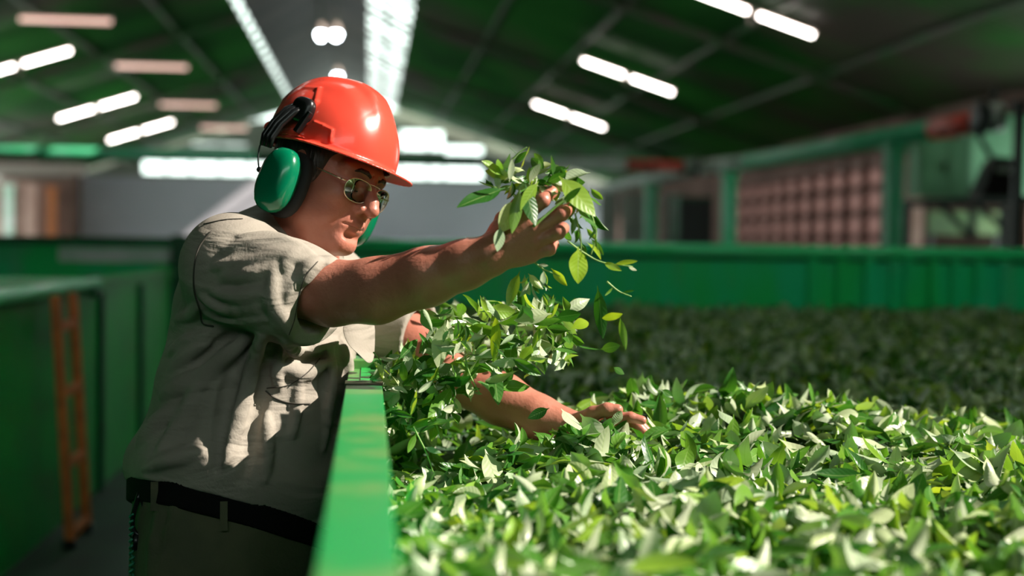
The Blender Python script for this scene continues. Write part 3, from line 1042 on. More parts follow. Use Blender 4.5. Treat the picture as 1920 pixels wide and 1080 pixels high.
# ---- hair below the helmet
hf = Field(HO - .15, HO + .17, 0.003)
hf.ell(H(-.016, 0, .036), (.101, .0815, .092), HB)
hf.ell(H(-.040, 0, -.02), (.072, .070, .070), HB, .02)
for q in (-1, 1):
    hf.ell(H(.018, q * .068, .008), (.022, .012, .040), HB, .010)
hf.ell(H(.105, 0, -.03), (.075, .085, .082), HB, .006, 'sub')
hair = link('hair', hf.mesh('hair'), M['hair'], person)


# ---- shirt
def table_fn(levels, Yc, az, along, skew=0.0):
    """stacked ellipses: per level left and right silhouette pixel at depth Yc, half-length along the shoulder axis"""
    z, cx, hx, a = [], [], [], []
    for py, pl, pr, aa in levels:
        l, r = A(pl, py, Yc), A(pr, py, Yc)
        z.append((l[2] + r[2]) / 2)
        cx.append((l[0] + r[0]) / 2)
        hx.append((r[0] - l[0]) / 2)
        a.append(aa)
    z, cx, hx, a = [np.array(v)[::-1] for v in (z, cx, hx, a)]
    sa, ca = math.sin(az), math.cos(az)     # shoulder axis (sa, ca)
    bb = np.sqrt(np.maximum(hx ** 2 - (a * sa) ** 2, .03 ** 2)) / ca

    def fn(P):
        Z = P[..., 2]
        c = np.interp(Z, z, cx)
        A_ = np.interp(Z, z, a)
        B_ = np.interp(Z, z, bb)
        x = P[..., 0] - c
        y = P[..., 1] - Yc
        u = x * sa + y * ca
        v = x * ca - y * sa
        k0 = np.sqrt((u / A_) ** 2 + (v / B_) ** 2)
        k1 = np.sqrt((u / A_ ** 2) ** 2 + (v / B_ ** 2) ** 2) + 1e-6
        d = k0 * (k0 - 1) / k1
        return np.maximum(d, np.maximum(Z - z[-1], z[0] - Z))
    return fn, z


AZ = math.radians(24)
shirt_levels = [(425, 470, 560, .07), (440, 425, 590, .13), (470, 378, 625, .175), (520, 348, 652, .19), (600, 325, 668, .19), (680, 306, 668, .185),
                (760, 281, 664, .19), (820, 258, 664, .20), (870, 246, 660, .205), (905, 247, 655, .205), (960, 252, 645, .20), (1040, 262, 630, .20)]
tf, tz = table_fn(shirt_levels, 2.32, AZ, None)
sf = Field(A(215, 1060, 2.3) * [1, 0, 1] + [0, 1.955, 0], A(835, 375, 2.3) * [1, 0, 1] + [0, 2.72, 0], 0.0034)
sl, P = sf.region(sf.lo, sf.lo + sf.n * sf.h)
d = tf(P).astype(np.float32)
bp0, bp1 = A(255, 912, 2.31), A(592, 1000, 2.31)
bn = np.array([-(bp1 - bp0)[2], 0.10, (bp1 - bp0)[0]])
bn /= np.linalg.norm(bn)
sf.F[sl] = d
bd = ((P - bp0) @ bn).astype(np.float32)
# blousing just over the belt
sf.F[sl] -= .010 * np.exp(-((bd - .045) / .035) ** 2)
# broad cloth undulation
X_, Y_, Z_ = P[..., 0], P[..., 1], P[..., 2]
sf.F[sl] += (.0022 * np.sin(38 * X_ + 22 * Z_ + 3 * np.sin(17 * Y_ + 9 * Z_)) + .0016 * np.sin(61 * Z_ - 33 * X_ + 2.5 * np.sin(23 * X_ + 19 * Y_))).astype(np.float32)
# shoulders, collar base, sleeves
sf.cone(A(436, 492, 2.165), A(585, 520, 2.46), .080, .080, .05)
sf.cone(A(545, 462, 2.31), A(520, 520, 2.31), .080, .11, .05)
RS0, RS1, RS2 = A(442, 506, 2.15), A(545, 548, 2.095), A(612, 568, 2.062)
sf.chain([RS0, RS1, RS2], [.083, .079, .071], .03)
LS0, LS1, LS2 = A(612, 535, 2.48), A(720, 605, 2.43), A(792, 628, 2.385)
sf.chain([LS0, LS1, LS2], [.078, .070, .064], .03)
for s1, s2 in ((RS1, RS2), (LS1, LS2)):
    ax = (s2 - s1) / np.linalg.norm(s2 - s1)
    if s1 is RS1:
        ax = A(620, 600, 2.03) - A(540, 562, 2.09)
        ax /= np.linalg.norm(ax)
    hp = s2 - ax * .008

    def cutfn(P, hp=hp, ax=ax, c=s2):
        return np.maximum(-((P - hp) @ ax), np.linalg.norm(P - c, axis=-1) - .14)
    sf.op(cutfn, s2 - .15, s2 + .15, .003, 'sub')
    sf.cone(hp - ax * .06, hp + ax * .03, .040, .0615 if s1 is RS1 else .056, .004, 'sub')
# open neck
sf.cone(A(556, 452, 2.315), A(592, 395, 2.30), .054, .066, .006, 'sub')
# cut at the belt
sf.F[sl] = np.maximum(sf.F[sl], .004 - bd)


def ridge(pts, r=.008, k=.014, depth=.5, mode='add', y0=1.9):
    if mode == 'add':
        r, k, depth = r * 1.5, k * .75, depth * .15
    else:
        r, depth = r * 1.5, 0
    P3 = []
    for px, py in pts:
        h = sf.hit(px, py, y0)
        if h is not None:
            off = np.array([0, r * depth * (1 if mode == 'add' else -1), 0])
            P3.append(h + off)
    if len(P3) < 2:
        return
    P3 = smooth_line(P3, 3 * len(P3)) if len(P3) > 2 else P3
    n = len(P3)
    rs = [r * (0.35 + 0.65 * math.sin(math.pi * min(1, (i + .6) / n))) for i in range(n)]
    ridges.append((P3, rs, k, mode))


ridges = []
ridge([(452, 447), (506, 450), (542, 463), (572, 478)], .008)
ridge([(425, 472), (485, 458), (547, 466), (590, 487)], .008)
ridge([(434, 486), (485, 472), (537, 475), (580, 495)], .007)
ridge([(405, 500), (464, 494), (525, 482), (560, 490)], .008)
ridge([(566, 530), (580, 504), (602, 492)], .007)
ridge([(418, 520), (470, 515), (530, 500)], .006)
ridge([(400, 548), (450, 556), (505, 548)], .006)
ridge([(535, 505), (548, 480), (575, 478)], .006)
ridge([(500, 560), (525, 590), (545, 628)], .006)
ridge([(592, 520), (608, 500), (626, 490)], .006)
ridge([(515, 500), (512, 560), (520, 620)], .006, .012, .5)
ridge([(380, 560), (430, 580), (500, 575)], .006, .012, .4)
ridge([(390, 590), (440, 600), (500, 600)], .005, .01, .3)
# torso
ridge([(492, 630), (475, 690), (447, 780), (420, 870)], .011, .014, .35)
ridge([(512, 636), (500, 700), (478, 790), (455, 900)], .007, .012, .2, 'sub')
ridge([(470, 630), (440, 680), (420, 780), (405, 880)], .008, .012, .1, 'sub')
ridge([(470, 626), (430, 660), (390, 695), (350, 730)], .009, .014, .4)
ridge([(440, 625), (400, 655), (360, 690)], .006, .01, .2, 'sub')
ridge([(430, 650), (380, 720), (340, 790), (300, 840)], .008, .014, .4)
ridge([(304, 743), (340, 722), (380, 700)], .008, .014, .4)
ridge([(262, 830), (300, 790), (350, 760)], .009, .016, .4)
ridge([(320, 660), (350, 640), (400, 625)], .006, .012, .4)
ridge([(270, 880), (320, 860), (380, 850)], .007, .014, .4)
ridge([(535, 640), (560, 660), (600, 650), (630, 640)], .008, .012, .4)
ridge([(540, 655), (580, 675), (620, 665)], .005, .01, .2, 'sub')
ridge([(612, 640), (618, 690), (617, 745), (606, 840)], .008, .011, .3)
ridge([(600, 645), (606, 700), (604, 760)], .005, .008, .2, 'sub')
ridge([(640, 640), (650, 680), (652, 720)], .007, .01, .4)
ridge([(560, 700), (556, 760), (548, 820)], .006, .01, .3)
ridge([(525, 650), (520, 700), (524, 730)], .005, .01, .3)
ridge([(330, 600), (360, 590), (372, 570)], .006, .01, .3)
ridge([(318, 690), (350, 665), (392, 640)], .007, .01, .3)
ridge([(530, 690), (570, 700), (610, 680)], .006, .016, .3)
ridge([(500, 780), (500, 840), (495, 900)], .006, .014, .3)
for P3, rs, k_, mode in ridges:
    sf.chain(P3, rs, k_, mode)
shirt = link('shirt', sf.mesh('shirt'), M['shirt'], person)


def seam(name, pts, r=.0012, off=.0012, material='seam', parent=None):
    Q = []
    for px, py in pts:
        h = sf.hit(px, py, 1.9, off=off)
        if h is not None:
            Q.append(h)
    if len(Q) > 1:
        MB().tube(Q, r, 6).build(name, M[material], parent or shirt, True)


def dense(pts, n=40):
    return [tuple(p) for p in smooth_line([(x, y, 0) for x, y in pts], n)]


def seam2(name, pts, **kw):
    seam(name, [(p[0], p[1]) for p in dense(pts)], **kw)


seam2('armhole_seam', [(398, 432), (374, 462), (364, 500), (364, 545), (374, 580), (380, 606), (400, 612)], r=.0016)
seam2('yoke_seam', [(382, 420), (420, 412), (455, 410)], r=.001)
seam2('sleeve_hem_stitch', [(596, 490), (572, 520), (560, 560), (552, 600), (542, 628)], r=.0008)
seam2('pocket_seam', [(498, 733), (515, 746), (545, 756), (582, 757)], r=.0014)
seam2('pocket_seam', [(500, 728), (540, 722), (575, 700), (600, 672)], r=.0009)

# collar: folded band round the neck
cc = A(556, 440, 2.295)
cn = A(602, 375, 2.28) - A(545, 462, 2.31)
cn /= np.linalg.norm(cn)
ff = np.array(Fh) - cn * (np.array(Fh) @ cn)
ff /= np.linalg.norm(ff)
fl_ = np.cross(cn, ff)
rows = []
for prof in ((.071, -.020), (.0725, .010), (.076, .017), (.082, .012), (.094, -.012), (.108, -.034), (.1055, -.0365), (.090, -.015), (.080, .005), (.076, -.018)):
    r_, h_ = prof
    row = []
    for i in range(49):
        a_ = math.radians(28 + 304 * i / 48)
        fr_ = math.cos(a_)
        e_ = max(0, fr_) ** 2
        rad = r_ + .014 * e_ * (r_ > .08)
        row.append(cc + (ff * math.cos(a_) * rad * 1.02 + fl_ * math.sin(a_) * rad * .98) + cn * (h_ - .030 * e_ - .004 * math.sin(5 * a_) * (r_ > .09)))
    rows.append(row)
rows.append(rows[0])
MB().quadstrip(rows).build('collar', M['shirt'], shirt, True)

# pocket flap hanging out over the rim and the open shirt front
def cloth_patch(name, grid, thick, parent):
    """grid of points -> thin folded cloth with real thickness"""
    me = bpy.data.meshes.new(name)
    n = len(grid[0])
    vs = [tuple(p) for r in grid for p in r]
    fs = [(i * n + j, i * n + j + 1, (i + 1) * n + j + 1, (i + 1) * n + j) for i in range(len(grid) - 1) for j in range(n - 1)]
    me.from_pydata(vs, [], fs)
    me.update()
    o = link(name, me, M['shirt'], parent)
    s_ = o.modifiers.new('thick', 'SOLIDIFY')
    s_.thickness = thick
    u_ = o.modifiers.new('smooth', 'SUBSURF')
    u_.levels = u_.render_levels = 2
    return o


cloth_patch('pocket_flap', [[A(638, 606, 2.165), A(660, 604, 2.172), A(682, 600, 2.205), A(704, 598, 2.235)],
                            [A(645, 636, 2.160), A(664, 640, 2.168), A(682, 640, 2.198), A(703, 638, 2.23)],
                            [A(656, 652, 2.160), A(672, 662, 2.170), A(686, 664, 2.195), A(702, 662, 2.225)],
                            [A(672, 664, 2.165), A(682, 676, 2.175), A(691, 684, 2.19), A(699, 679, 2.215)]], .002, shirt)

# ---- trousers, belt, boots
trouser_levels = [(860, 250, 640, .185), (905, 249, 640, .19), (960, 251, 632, .195), (1000, 252, 625, .20), (1080, 252, 615, .20), (1180, 262, 600, .19), (1260, 275, 585, .18)]
pf_, pz = table_fn(trouser_levels, 2.31, AZ, None)
pfld = Field(np.array([PL[0] - .30, 2.02, -.0]), np.array([PL[0] + .30, 2.62, 1.12]), 0.0055)
sl2, P2 = pfld.region(pfld.lo, pfld.lo + pfld.n * pfld.h)
pfld.F[sl2] = pf_(P2)
hipz = pz[0]
for q in (-1, 1):
    hx_, hy_ = PL[0] + q * .045, 2.31 + q * .10
    pfld.chain([(hx_, hy_, hipz + .12), (hx_ + .01, hy_ + q * .01, .50), (hx_ - .01, hy_ + q * .02, .10)], [.115, .085, .075], .03)
X_, Y_, Z_ = P2[..., 0], P2[..., 1], P2[..., 2]
pfld.F[sl2] += (.003 * np.sin(45 * X_ - 14 * Z_ + 3 * np.sin(9 * Z_ + 11 * Y_))).astype(np.float32)
bd2 = (P2 - bp0) @ bn
pfld.F[sl2] = np.maximum(pfld.F[sl2], bd2 - .002).astype(np.float32)
for pts in (((330, 960), (322, 1000), (300, 1075)), ((300, 975), (290, 1020), (285, 1075))):
    P3 = [pfld.hit(px, py, 1.95) for px, py in pts]
    P3 = [p for p in P3 if p is not None]
    if len(P3) > 1:
        pfld.chain(P3, [.010] * len(P3), .014)
trousers = link('trousers', pfld.mesh('trousers'), M['trousers'], person)

bfld = Field(np.array([PL[0] - .28, 2.04, .82]), np.array([PL[0] + .30, 2.60, 1.12]), 0.004)
sl3, P3_ = bfld.region(bfld.lo, bfld.lo + bfld.n * bfld.h)
bd3 = (P3_ - bp0) @ bn
bfld.F[sl3] = np.maximum(pf_(P3_) - .007, np.abs(bd3 + .010) - .020)
belt = link('belt', bfld.mesh('belt'), M['belt'], person)
for px, py in ((290, 928), (420, 965)):
    h = bfld.hit(px, py, 1.95)
    if h is not None:
        MB().obox(h + [0, -.002, -.026], h + [0, -.002, .022], .012, .003, up=(0, 1, 0)).build('belt_loop', M['trousers'], trousers)
for q in (-1, 1):
    bf = Field(np.array([PL[0] - .20, 2.31 + q * .12 - .09, -.01]), np.array([PL[0] + .28, 2.31 + q * .12 + .09, .20]), .005)
    x0, y0 = PL[0] + q * .045 - .01, 2.31 + q * .12
    bf.cone((x0 - .03, y0, .045), (x0 + .17, y0 - .01, .035), .045, .036, .02)
    bf.cone((x0, y0, .05), (x0, y0, .15), .048, .052, .02)
    bf.F[...] = np.maximum(bf.F, -(bf.lo[2] + bf.h * np.arange(bf.n[2], dtype=np.float32) - .003))[...]
    link('boot', bf.mesh('boot'), M['shoe'], person)

# key cord on the belt
kc = pfld.hit(262, 985, 1.9)
k0 = A(262, 930, 2.20)
o = empty('key_cord', k0, 'dark looped cord with clip hanging from the back of the belt', 'cord')
lp = []
for i in range(25):
    t = i / 24
    px = 262 + 12 * math.sin(math.pi * t) * (1 if t < .5 else 1) - 6 * t
    lp.append(A(262 + 14 * math.sin(2 * math.pi * t), 925 + 78 * math.sin(math.pi * t), 2.19))
MB().tube(lp, .0045, 8).build('loop', M['black'], o, True)
co = [A(247 + 4 * math.sin(i * 1.3), 960 + i * 2.4, 2.19 + .006 * math.cos(i * 1.3)) for i in range(60)]
MB().tube(co, .0022, 6).build('coil', M['keycord'], o, True)
MB().tube([A(256, 1003, 2.19), A(254, 1030, 2.19)], .007, 10).build('clip', M['black'], o, True)

# ------------------------------------------------------------------ hard hat with ear defenders
hat = empty('hard_hat', H(-.005, 0, .04), 'bright red hard hat with peak worn by the man', 'helmet')
def rotb(B, ax, deg):
    R_ = np.array(Matrix.Rotation(math.radians(deg), 3, Vector(ax)))
    return B @ R_.T


GB_ = rotb(HB, HL, -6.0)      # the hat sits a little tipped back on the head
GO = HO + .030 * HU - .012 * HF


def G3(f, l, u):
    return GO + f * GB_[0] + l * GB_[1] + u * GB_[2]


hh = Field(H(0, 0, .06) - .22, H(0, 0, .06) + .22, 0.0019)
sl4, P4 = hh.region(hh.lo, hh.lo + hh.n * hh.h)
q = (P4 - GO) @ GB_.T
f_, l_, u_ = q[..., 0], q[..., 1], q[..., 2]
ra, rb, rc = .119, .101, .121
k0 = (np.abs(f_ / ra) ** 2.3 + np.abs(l_ / rb) ** 2.3 + np.abs(u_ / rc) ** 2.3) ** (1 / 2.3)
dome = (k0 - 1) * .112
# raised centre crown with shoulders either side, dying out to the front
crown = .0100 / (1 + np.exp((np.abs(l_) - .030 - .012 / (1 + np.exp(f_ / .01))) / .0035)) * np.clip((u_ - .03) / .05, 0, 1) * np.clip((.118 - f_) / .05, 0, 1)
crown += .0060 / (1 + np.exp((np.abs(l_) - .064) / .004)) * np.clip((u_ - .03) / .05, 0, 1) * np.clip((.09 - f_) / .05, 0, 1)
dome = dome - crown
shell = np.maximum(np.maximum(dome, -(dome + .004)), -u_)
phi = np.arctan2(l_ / rb, f_ / ra)
rho = np.sqrt(f_ ** 2 + l_ ** 2)
r0 = 1 / np.sqrt((np.cos(np.arctan2(l_, f_)) / ra) ** 2 + (np.sin(np.arctan2(l_, f_)) / rb) ** 2)
cph = np.maximum(0, np.cos(np.arctan2(l_, f_)))
ext = .0060 + .038 * cph ** 1.6
tt = np.clip((rho - r0) / ext, -1, 1)
u0 = -.24 * (rho - r0) - .004 * cph + .006 * (tt > .8) * (cph < .25)
brim = np.maximum(np.maximum(np.abs(u_ - u0) - .0017, rho - r0 - ext), r0 - .006 - rho)
d = np.minimum(shell, brim)
hk = .006
h_ = np.clip(.5 + .5 * (brim - shell) / hk, 0, 1)
d = brim + (shell - brim) * h_ - hk * h_ * (1 - h_)
hh.F[sl4] = d.astype(np.float32)
# side lug lines and rear accessory slot
def HP(f, l, u):
    """point on the dome surface at front offset f and height u"""
    t = 1 - abs(f / ra) ** 2.3 - abs(u / rc) ** 2.3
    return G3(f, math.copysign(rb * max(t, 0) ** (1 / 2.3), l), u)
for q_ in (-1, 1):
    pts = [HP(.028, q_, .034), HP(.045, q_, .031), HP(.062, q_, .027), HP(.064, q_, .016), HP(.066, q_, .008)]
    hh.chain(pts, [.0022] * 5, .003)
    pts = [HP(-.070, q_, .075), HP(-.045, q_, .098), HP(-.010, q_, .098), HP(.010, q_, .070), HP(.010, q_, .030)]
    hh.chain(pts, [.0030, .0032, .0032, .0030, .0022], .006)
    hh.chain([HP(-.030, q_, .010), HP(-.010, q_, .012), HP(.012, q_, .010)], [.003] * 3, .004)
hh.ell(G3(-.106, -.045, .022), (.013, .017, .014), GB_, .006)
link('shell', hh.mesh('hat_shell'), M['hat'], hat)


def superell(c, r, p, material, name, parent, nu=28, nv=20, B=HB):
    rows = []
    for i in range(nv + 1):
        a_ = -math.pi / 2 + math.pi * i / nv
        row = []
        for j in range(nu):
            b_ = 2 * math.pi * j / nu
            v = np.array([math.cos(a_) * math.cos(b_), math.sin(a_), math.cos(a_) * math.sin(b_)])
            n_ = (np.abs(v) ** p).sum() ** (1 / p)
            v = v / n_ * np.array(r)
            row.append(c + v @ B)
        rows.append(row)
    return MB().quadstrip(rows, True).build(name, material, parent, True)


for s in (-1, 1):
    superell(H(.001, s * .117, -.046), (.0355, .025, .0555), 2.5, M['cup'], 'ear_cup', hat)
    superell(H(.003, s * .090, -.045), (.041, .013, .058), 2.6, M['foam'], 'ear_cushion', hat)
    # swing arm from the slot in the shell to the cup
    a_pts = [H(-.022, s * .106, .082), H(-.028, s * .117, .070), H(-.036, s * .127, .044), H(-.040, s * .132, .018), H(-.036, s * .133, .000)]
    am = MB()
    for w_, r_ in ((-.009, .0055), (0, .0065), (.009, .0055)):
        am.tube([p + HF * w_ for p in a_pts], [.007, r_ + .001, r_, r_, .004], 8)
    am.build('swing_arm', M['black'], hat, True)
    superell(H(-.016, s * .103, .080), (.022, .012, .022), 3, M['black'], 'pivot_block', hat)
    MB().obox(H(.004, s * .107, .080), H(-.006, s * .110, .040), .011, .010, up=tuple(HL)).build('slot_clip', M['black'], hat, bevel=.002)
    wp = smooth_line([H(-.034, s * .135, .004), H(-.048, s * .133, .000), H(-.046, s * .130, -.020), H(-.037, s * .127, -.040)], 16)
    MB().tube(wp, .0016, 6).build('wire_fork', M['blackmetal'], hat, True)
    for ff_ in (-.042,):
        superell(H(ff_ + .006, s * .127, -.040), (.005, .005, .005), 2, M['black'], 'pivot_pin', hat, 10, 8)

# ------------------------------------------------------------------ spectacles
sp = empty('spectacles', H(.10, 0, -.012), 'thin metal framed spectacles low on the man\'s nose', 'glasses')
for s in (-1, 1):
    c = np.array([.1045, s * .0335, -.014])
    ring, inner = [], []
    for i in range(40):
        a_ = 2 * math.pi * i / 40
        x_, y_ = math.cos(a_), math.sin(a_)
        n_ = (abs(x_) ** 2.6 + abs(y_) ** 2.6) ** (1 / 2.6)
        l2, u2 = x_ / n_ * .0275, y_ / n_ * .0195
        if y_ < 0:
            l2 *= 1 - .10 * abs(y_)
        fx = c[0] - .012 * ((abs(c[1] + l2) / .061) ** 2) - .08 * (-u2)
        ring.append(H(fx, c[1] + l2, c[2] + u2))
    MB().tube(ring + [ring[0]], .0011, 6).build('rim', M['gold'], sp, True)
    cen = sum(ring) / len(ring)
    lm = MB()
    vs = []
    for off in (-.0007, .0007):
        vs += [r + HF * off for r in ring] + [cen + HF * (off + .0015)]
    n = 40
    fs = [(i, (i + 1) % n, n) for i in range(n)] + [(n + 1 + (i + 1) % n, n + 1 + i, 2 * n + 1) for i in range(n)]
    fs += [(i, n + 1 + i, n + 1 + (i + 1) % n, (i + 1) % n) for i in range(n)]
    lm.add(vs, fs)
    lm.build('lens', M['lens'], sp, True)
    hinge = H(.0925, s * .0625, -.006)
    MB().tube([hinge, H(.085, s * .0690, -.006)], .0016, 8).build('hinge', M['gold'], sp, True)
    MB().tube(smooth_line([H(.085, s * .0690, -.006), H(.045, s * .0735, -.003), H(.005, s * .0775, -.002)], 10), .0014, 8).build('temple_arm', M['gold' if s < 0 else 'black'], sp, True)
    MB().tube([H(.104, s * .010, -.018), H(.1015, s * .0095, -.026)], .002, 8).build('nose_pad', M['gold'], sp, True)
MB().tube(smooth_line([H(.1045, -.0075, -.010), H(.1075, 0, -.008), H(.1045, .0075, -.010)], 8), .0011, 6).build('bridge', M['gold'], sp, True)
MB().tube(smooth_line([H(.1020, -.020, .004), H(.1065, 0, .005), H(.1020, .020, .004)], 8), .0009, 6).build('top_bar', M['gold'], sp, True)
# ------------------------------------------------------------------ tea leaves
NU, NV = 9, 4


def leaf_arrays(N, r):
    """leaf-local vertices for N leaves: x along the leaf, y across, z up"""
    u = np.linspace(0, 1, NU + 1)
    v = np.linspace(-1, 1, NV + 1)
    w = np.sin(np.pi * np.clip((u - .10) / .90, 0, 1) ** 0.85) ** 0.85
    w = np.where(u < .10, 0.0, w) + .035
    w[-1] = .0
    U, V = np.meshgrid(u, v, indexing='ij')
    W = np.broadcast_to(w[:, None], U.shape)
    bend = r.normal(0, .8, (N, 1, 1))
    cup = r.normal(.35, .45, (N, 1, 1))
    tw = r.normal(0, .7, (N, 1, 1))
    wav = r.uniform(0, .10, (N, 1, 1))
    ph = r.uniform(0, 6, (N, 1, 1))
    asp = r.uniform(.16, .245, (N, 1, 1))
    a = bend * U                       # bend along the leaf
    safe = np.where(np.abs(bend) < 1e-3, 1e-3, bend)
    x0 = np.sin(safe * U) / safe
    z0 = (1 - np.cos(safe * U)) / safe
    y = V * W * asp
    z1 = np.abs(V) * W * asp * cup + wav * W * asp * np.sin(9 * U + ph) * np.abs(V) * 2
    yy = y * (1 - .25 * np.abs(cup) * np.abs(V))
    t = tw * (U - .4)
    y2 = yy * np.cos(t) - z1 * np.sin(t)
    z2 = yy * np.sin(t) + z1 * np.cos(t)
    x = x0 - z2 * np.sin(a)
    z = z0 + z2 * np.cos(a)
    return np.stack((x - .45, y2 + 0 * x, z), -1).reshape(N, -1, 3)


LQ = np.array([(i * (NV + 1) + j, (i + 1) * (NV + 1) + j, (i + 1) * (NV + 1) + j + 1, i * (NV + 1) + j + 1) for i in range(NU) for j in range(NV)])
uu, vv_ = np.meshgrid(np.linspace(0, 1, NU + 1), np.linspace(0, 1, NV + 1), indexing='ij')
LUV = np.stack((uu, vv_), -1).reshape(-1, 2)


def add_uv(me, Q, nleaf):
    uvl = me.uv_layers.new(name='UVMap')
    uv = np.tile(LUV, (nleaf, 1))[Q.ravel()]
    uvl.data.foreach_set('uv', uv.astype(np.float32).ravel())


def rots(N, r, tilt, yaw=None):
    """random rotation matrices: yaw about z, tilt of the leaf plane, sometimes flipped over"""
    ya = r.uniform(0, 2 * np.pi, N) if yaw is None else yaw
    pi_ = r.normal(0, tilt, N)
    rl = r.normal(0, tilt, N) + np.pi * (r.random(N) < .48)
    cy, sy, cp, sp_, cr, sr = np.cos(ya), np.sin(ya), np.cos(pi_), np.sin(pi_), np.cos(rl), np.sin(rl)
    Rz = np.zeros((N, 3, 3)); Rz[:, 0, 0] = cy; Rz[:, 0, 1] = -sy; Rz[:, 1, 0] = sy; Rz[:, 1, 1] = cy; Rz[:, 2, 2] = 1
    Ry = np.zeros((N, 3, 3)); Ry[:, 0, 0] = cp; Ry[:, 0, 2] = sp_; Ry[:, 2, 0] = -sp_; Ry[:, 2, 2] = cp; Ry[:, 1, 1] = 1
    Rx = np.zeros((N, 3, 3)); Rx[:, 1, 1] = cr; Rx[:, 1, 2] = -sr; Rx[:, 2, 1] = sr; Rx[:, 2, 2] = cr; Rx[:, 0, 0] = 1
    return Rz @ Ry @ Rx


def bed_z(x, y):
    base = np.interp(y, [0, 1.3, 2.0, 2.7, 3.4, 8.3], [1.10, 1.10, 1.075, 1.04, 1.02, 1.03])
    g = .092 * np.exp(-(((x - .80) / .33) ** 2 + ((y - 2.42) / .24) ** 2))
    g += .062 * np.exp(-(((x - .33) / .20) ** 2 + ((y - 2.08) / .09) ** 2))
    g += .16 * np.exp(-(((x - .14) / .17) ** 2 + ((y - 2.66) / .16) ** 2))
    g += .05 * np.exp(-(((x - .42) / .2) ** 2 + ((y - 2.36) / .15) ** 2))
    g -= .05 * np.exp(-(((x - .10) / .12) ** 2 + ((y - 2.05) / .25) ** 2))
    g += .012 * np.sin(7 * x + 3 * y) * np.sin(5 * y - 2 * x) + .017 * np.sin(21 * x + 6 * y + 1) * np.sin(17 * y - 8 * x + 2) + .006 * np.sin(19 * x + 4) * np.sin(23 * y)
    return base + g


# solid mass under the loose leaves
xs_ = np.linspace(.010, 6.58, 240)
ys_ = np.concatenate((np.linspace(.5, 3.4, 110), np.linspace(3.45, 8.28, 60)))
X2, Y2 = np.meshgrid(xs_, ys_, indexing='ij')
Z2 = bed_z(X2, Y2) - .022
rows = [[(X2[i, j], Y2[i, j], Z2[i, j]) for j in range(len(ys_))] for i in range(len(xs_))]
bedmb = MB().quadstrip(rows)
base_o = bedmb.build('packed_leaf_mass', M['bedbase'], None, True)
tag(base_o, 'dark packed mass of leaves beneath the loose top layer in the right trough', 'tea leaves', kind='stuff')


def scatter(name, N, x0, x1, y0, y1, lift, tilt, lmin, lmax, label, r, dens=None):
    x = r.uniform(x0, x1, N * 2)
    y = r.uniform(y0, y1, N * 2)
    # keep only what the photograph's view can see
    pxr = (x - 0.0) / y
    keep = (pxr < .62) & (x > .02)
    x, y = x[keep][:N], y[keep][:N]
    n = len(x)
    z = bed_z(x, y) + r.uniform(-.018, lift, n)
    L_ = r.uniform(lmin, lmax, n)
    V_ = leaf_arrays(n, r) * L_[:, None, None]
    V_ = np.einsum('nij,nkj->nki', rots(n, r, tilt), V_)
    V_ += np.stack((x, y, z), -1)[:, None, :]
    m_ = V_[:, :, 0].min(1) < .006
    V_[m_, :, 0] += (.008 - V_[m_, :, 0].min(1))[:, None]
    nv = V_.shape[1]
    Q = (LQ[None] + (np.arange(n) * nv)[:, None, None]).reshape(-1, 4)
    me = np_mesh(name, V_.reshape(-1, 3), Q)
    add_uv(me, Q, n)
    at_ = me.attributes.new('rnd', 'FLOAT', 'POINT')
    at_.data.foreach_set('value', np.repeat(np.clip(r.beta(1.5, 1.7, n), 0, 1), nv).astype(np.float32))
    o = link(name, me, M['leafbed'])
    tag(o, label, 'tea leaves', kind='stuff')
    return o


r1 = np.random.default_rng(3)
scatter('tea_leaf_layer', 6200, .01, 1.9, .9, 2.95, .024, .62, .042, .082, 'sunlit layer of fresh tea leaves heaped in the front of the right trough', r1)
scatter('tea_leaf_layer', 13000, .01, 5.0, 2.9, 8.25, .024, .6, .055, .105, 'shaded dark bed of tea leaves stretching to the far trough end', r1)

# individual leaves
LEAF_ME = []
r2 = np.random.default_rng(11)
for i in range(16):
    V_ = leaf_arrays(1, r2)[0]
    V_[:, 0] += .45
    me = np_mesh('tea_leaf', V_, LQ)
    add_uv(me, LQ, 1)
    me.materials.append(M['leaf'])
    me.polygons.foreach_set('use_smooth', [True] * len(me.polygons))
    LEAF_ME.append(me)


def leaf_obj(p, q, roll, width=1.0, me=None, name='tea_leaf', parent=None, label=None, group=None):
    """one leaf from its stalk end p to its tip q"""
    p, q = Vector(p), Vector(q)
    d = q - p
    L_ = d.length
    x = d.normalized()
    v0 = (Vector((0, -1, 0)) + SUN * .75).normalized()
    v = v0 - x * v0.dot(x)
    if v.length < .05:
        v = Vector((0, 0, 1)) - x * x.z
    v.normalize()
    v = Quaternion(x, roll) @ v
    y = v.cross(x)
    R_ = Matrix((x, y, v)).transposed()
    o = bpy.data.objects.new(name, me or random.choice(LEAF_ME))
    COL.objects.link(o)
    mw = Matrix.Translation(p) @ R_.to_4x4() @ Matrix.Diagonal((L_, L_ * width, L_, 1))
    if parent is not None:
        o.parent = parent
        o.matrix_parent_inverse = Matrix.Translation(parent.location).inverted()
    else:
        tag(o, label, 'leaf', group)
    o.matrix_basis = mw
    return o


FLAT = []
r3 = np.random.default_rng(5)
for i in range(5):
    rr_ = np.random.default_rng(40 + i)
    V_ = leaf_arrays(40, rr_)
    k_ = np.abs(V_[:, :, 2]).max(1).argmin()
    V1 = V_[k_].copy()
    V1[:, 0] += .45
    me = np_mesh('tea_leaf', V1, LQ)
    add_uv(me, LQ, 1)
    me.materials.append(M['leaf'])
    me.polygons.foreach_set('use_smooth', [True] * len(me.polygons))
    FLAT.append(me)

GH = 'leaves held in the raised hand'
PI = math.pi
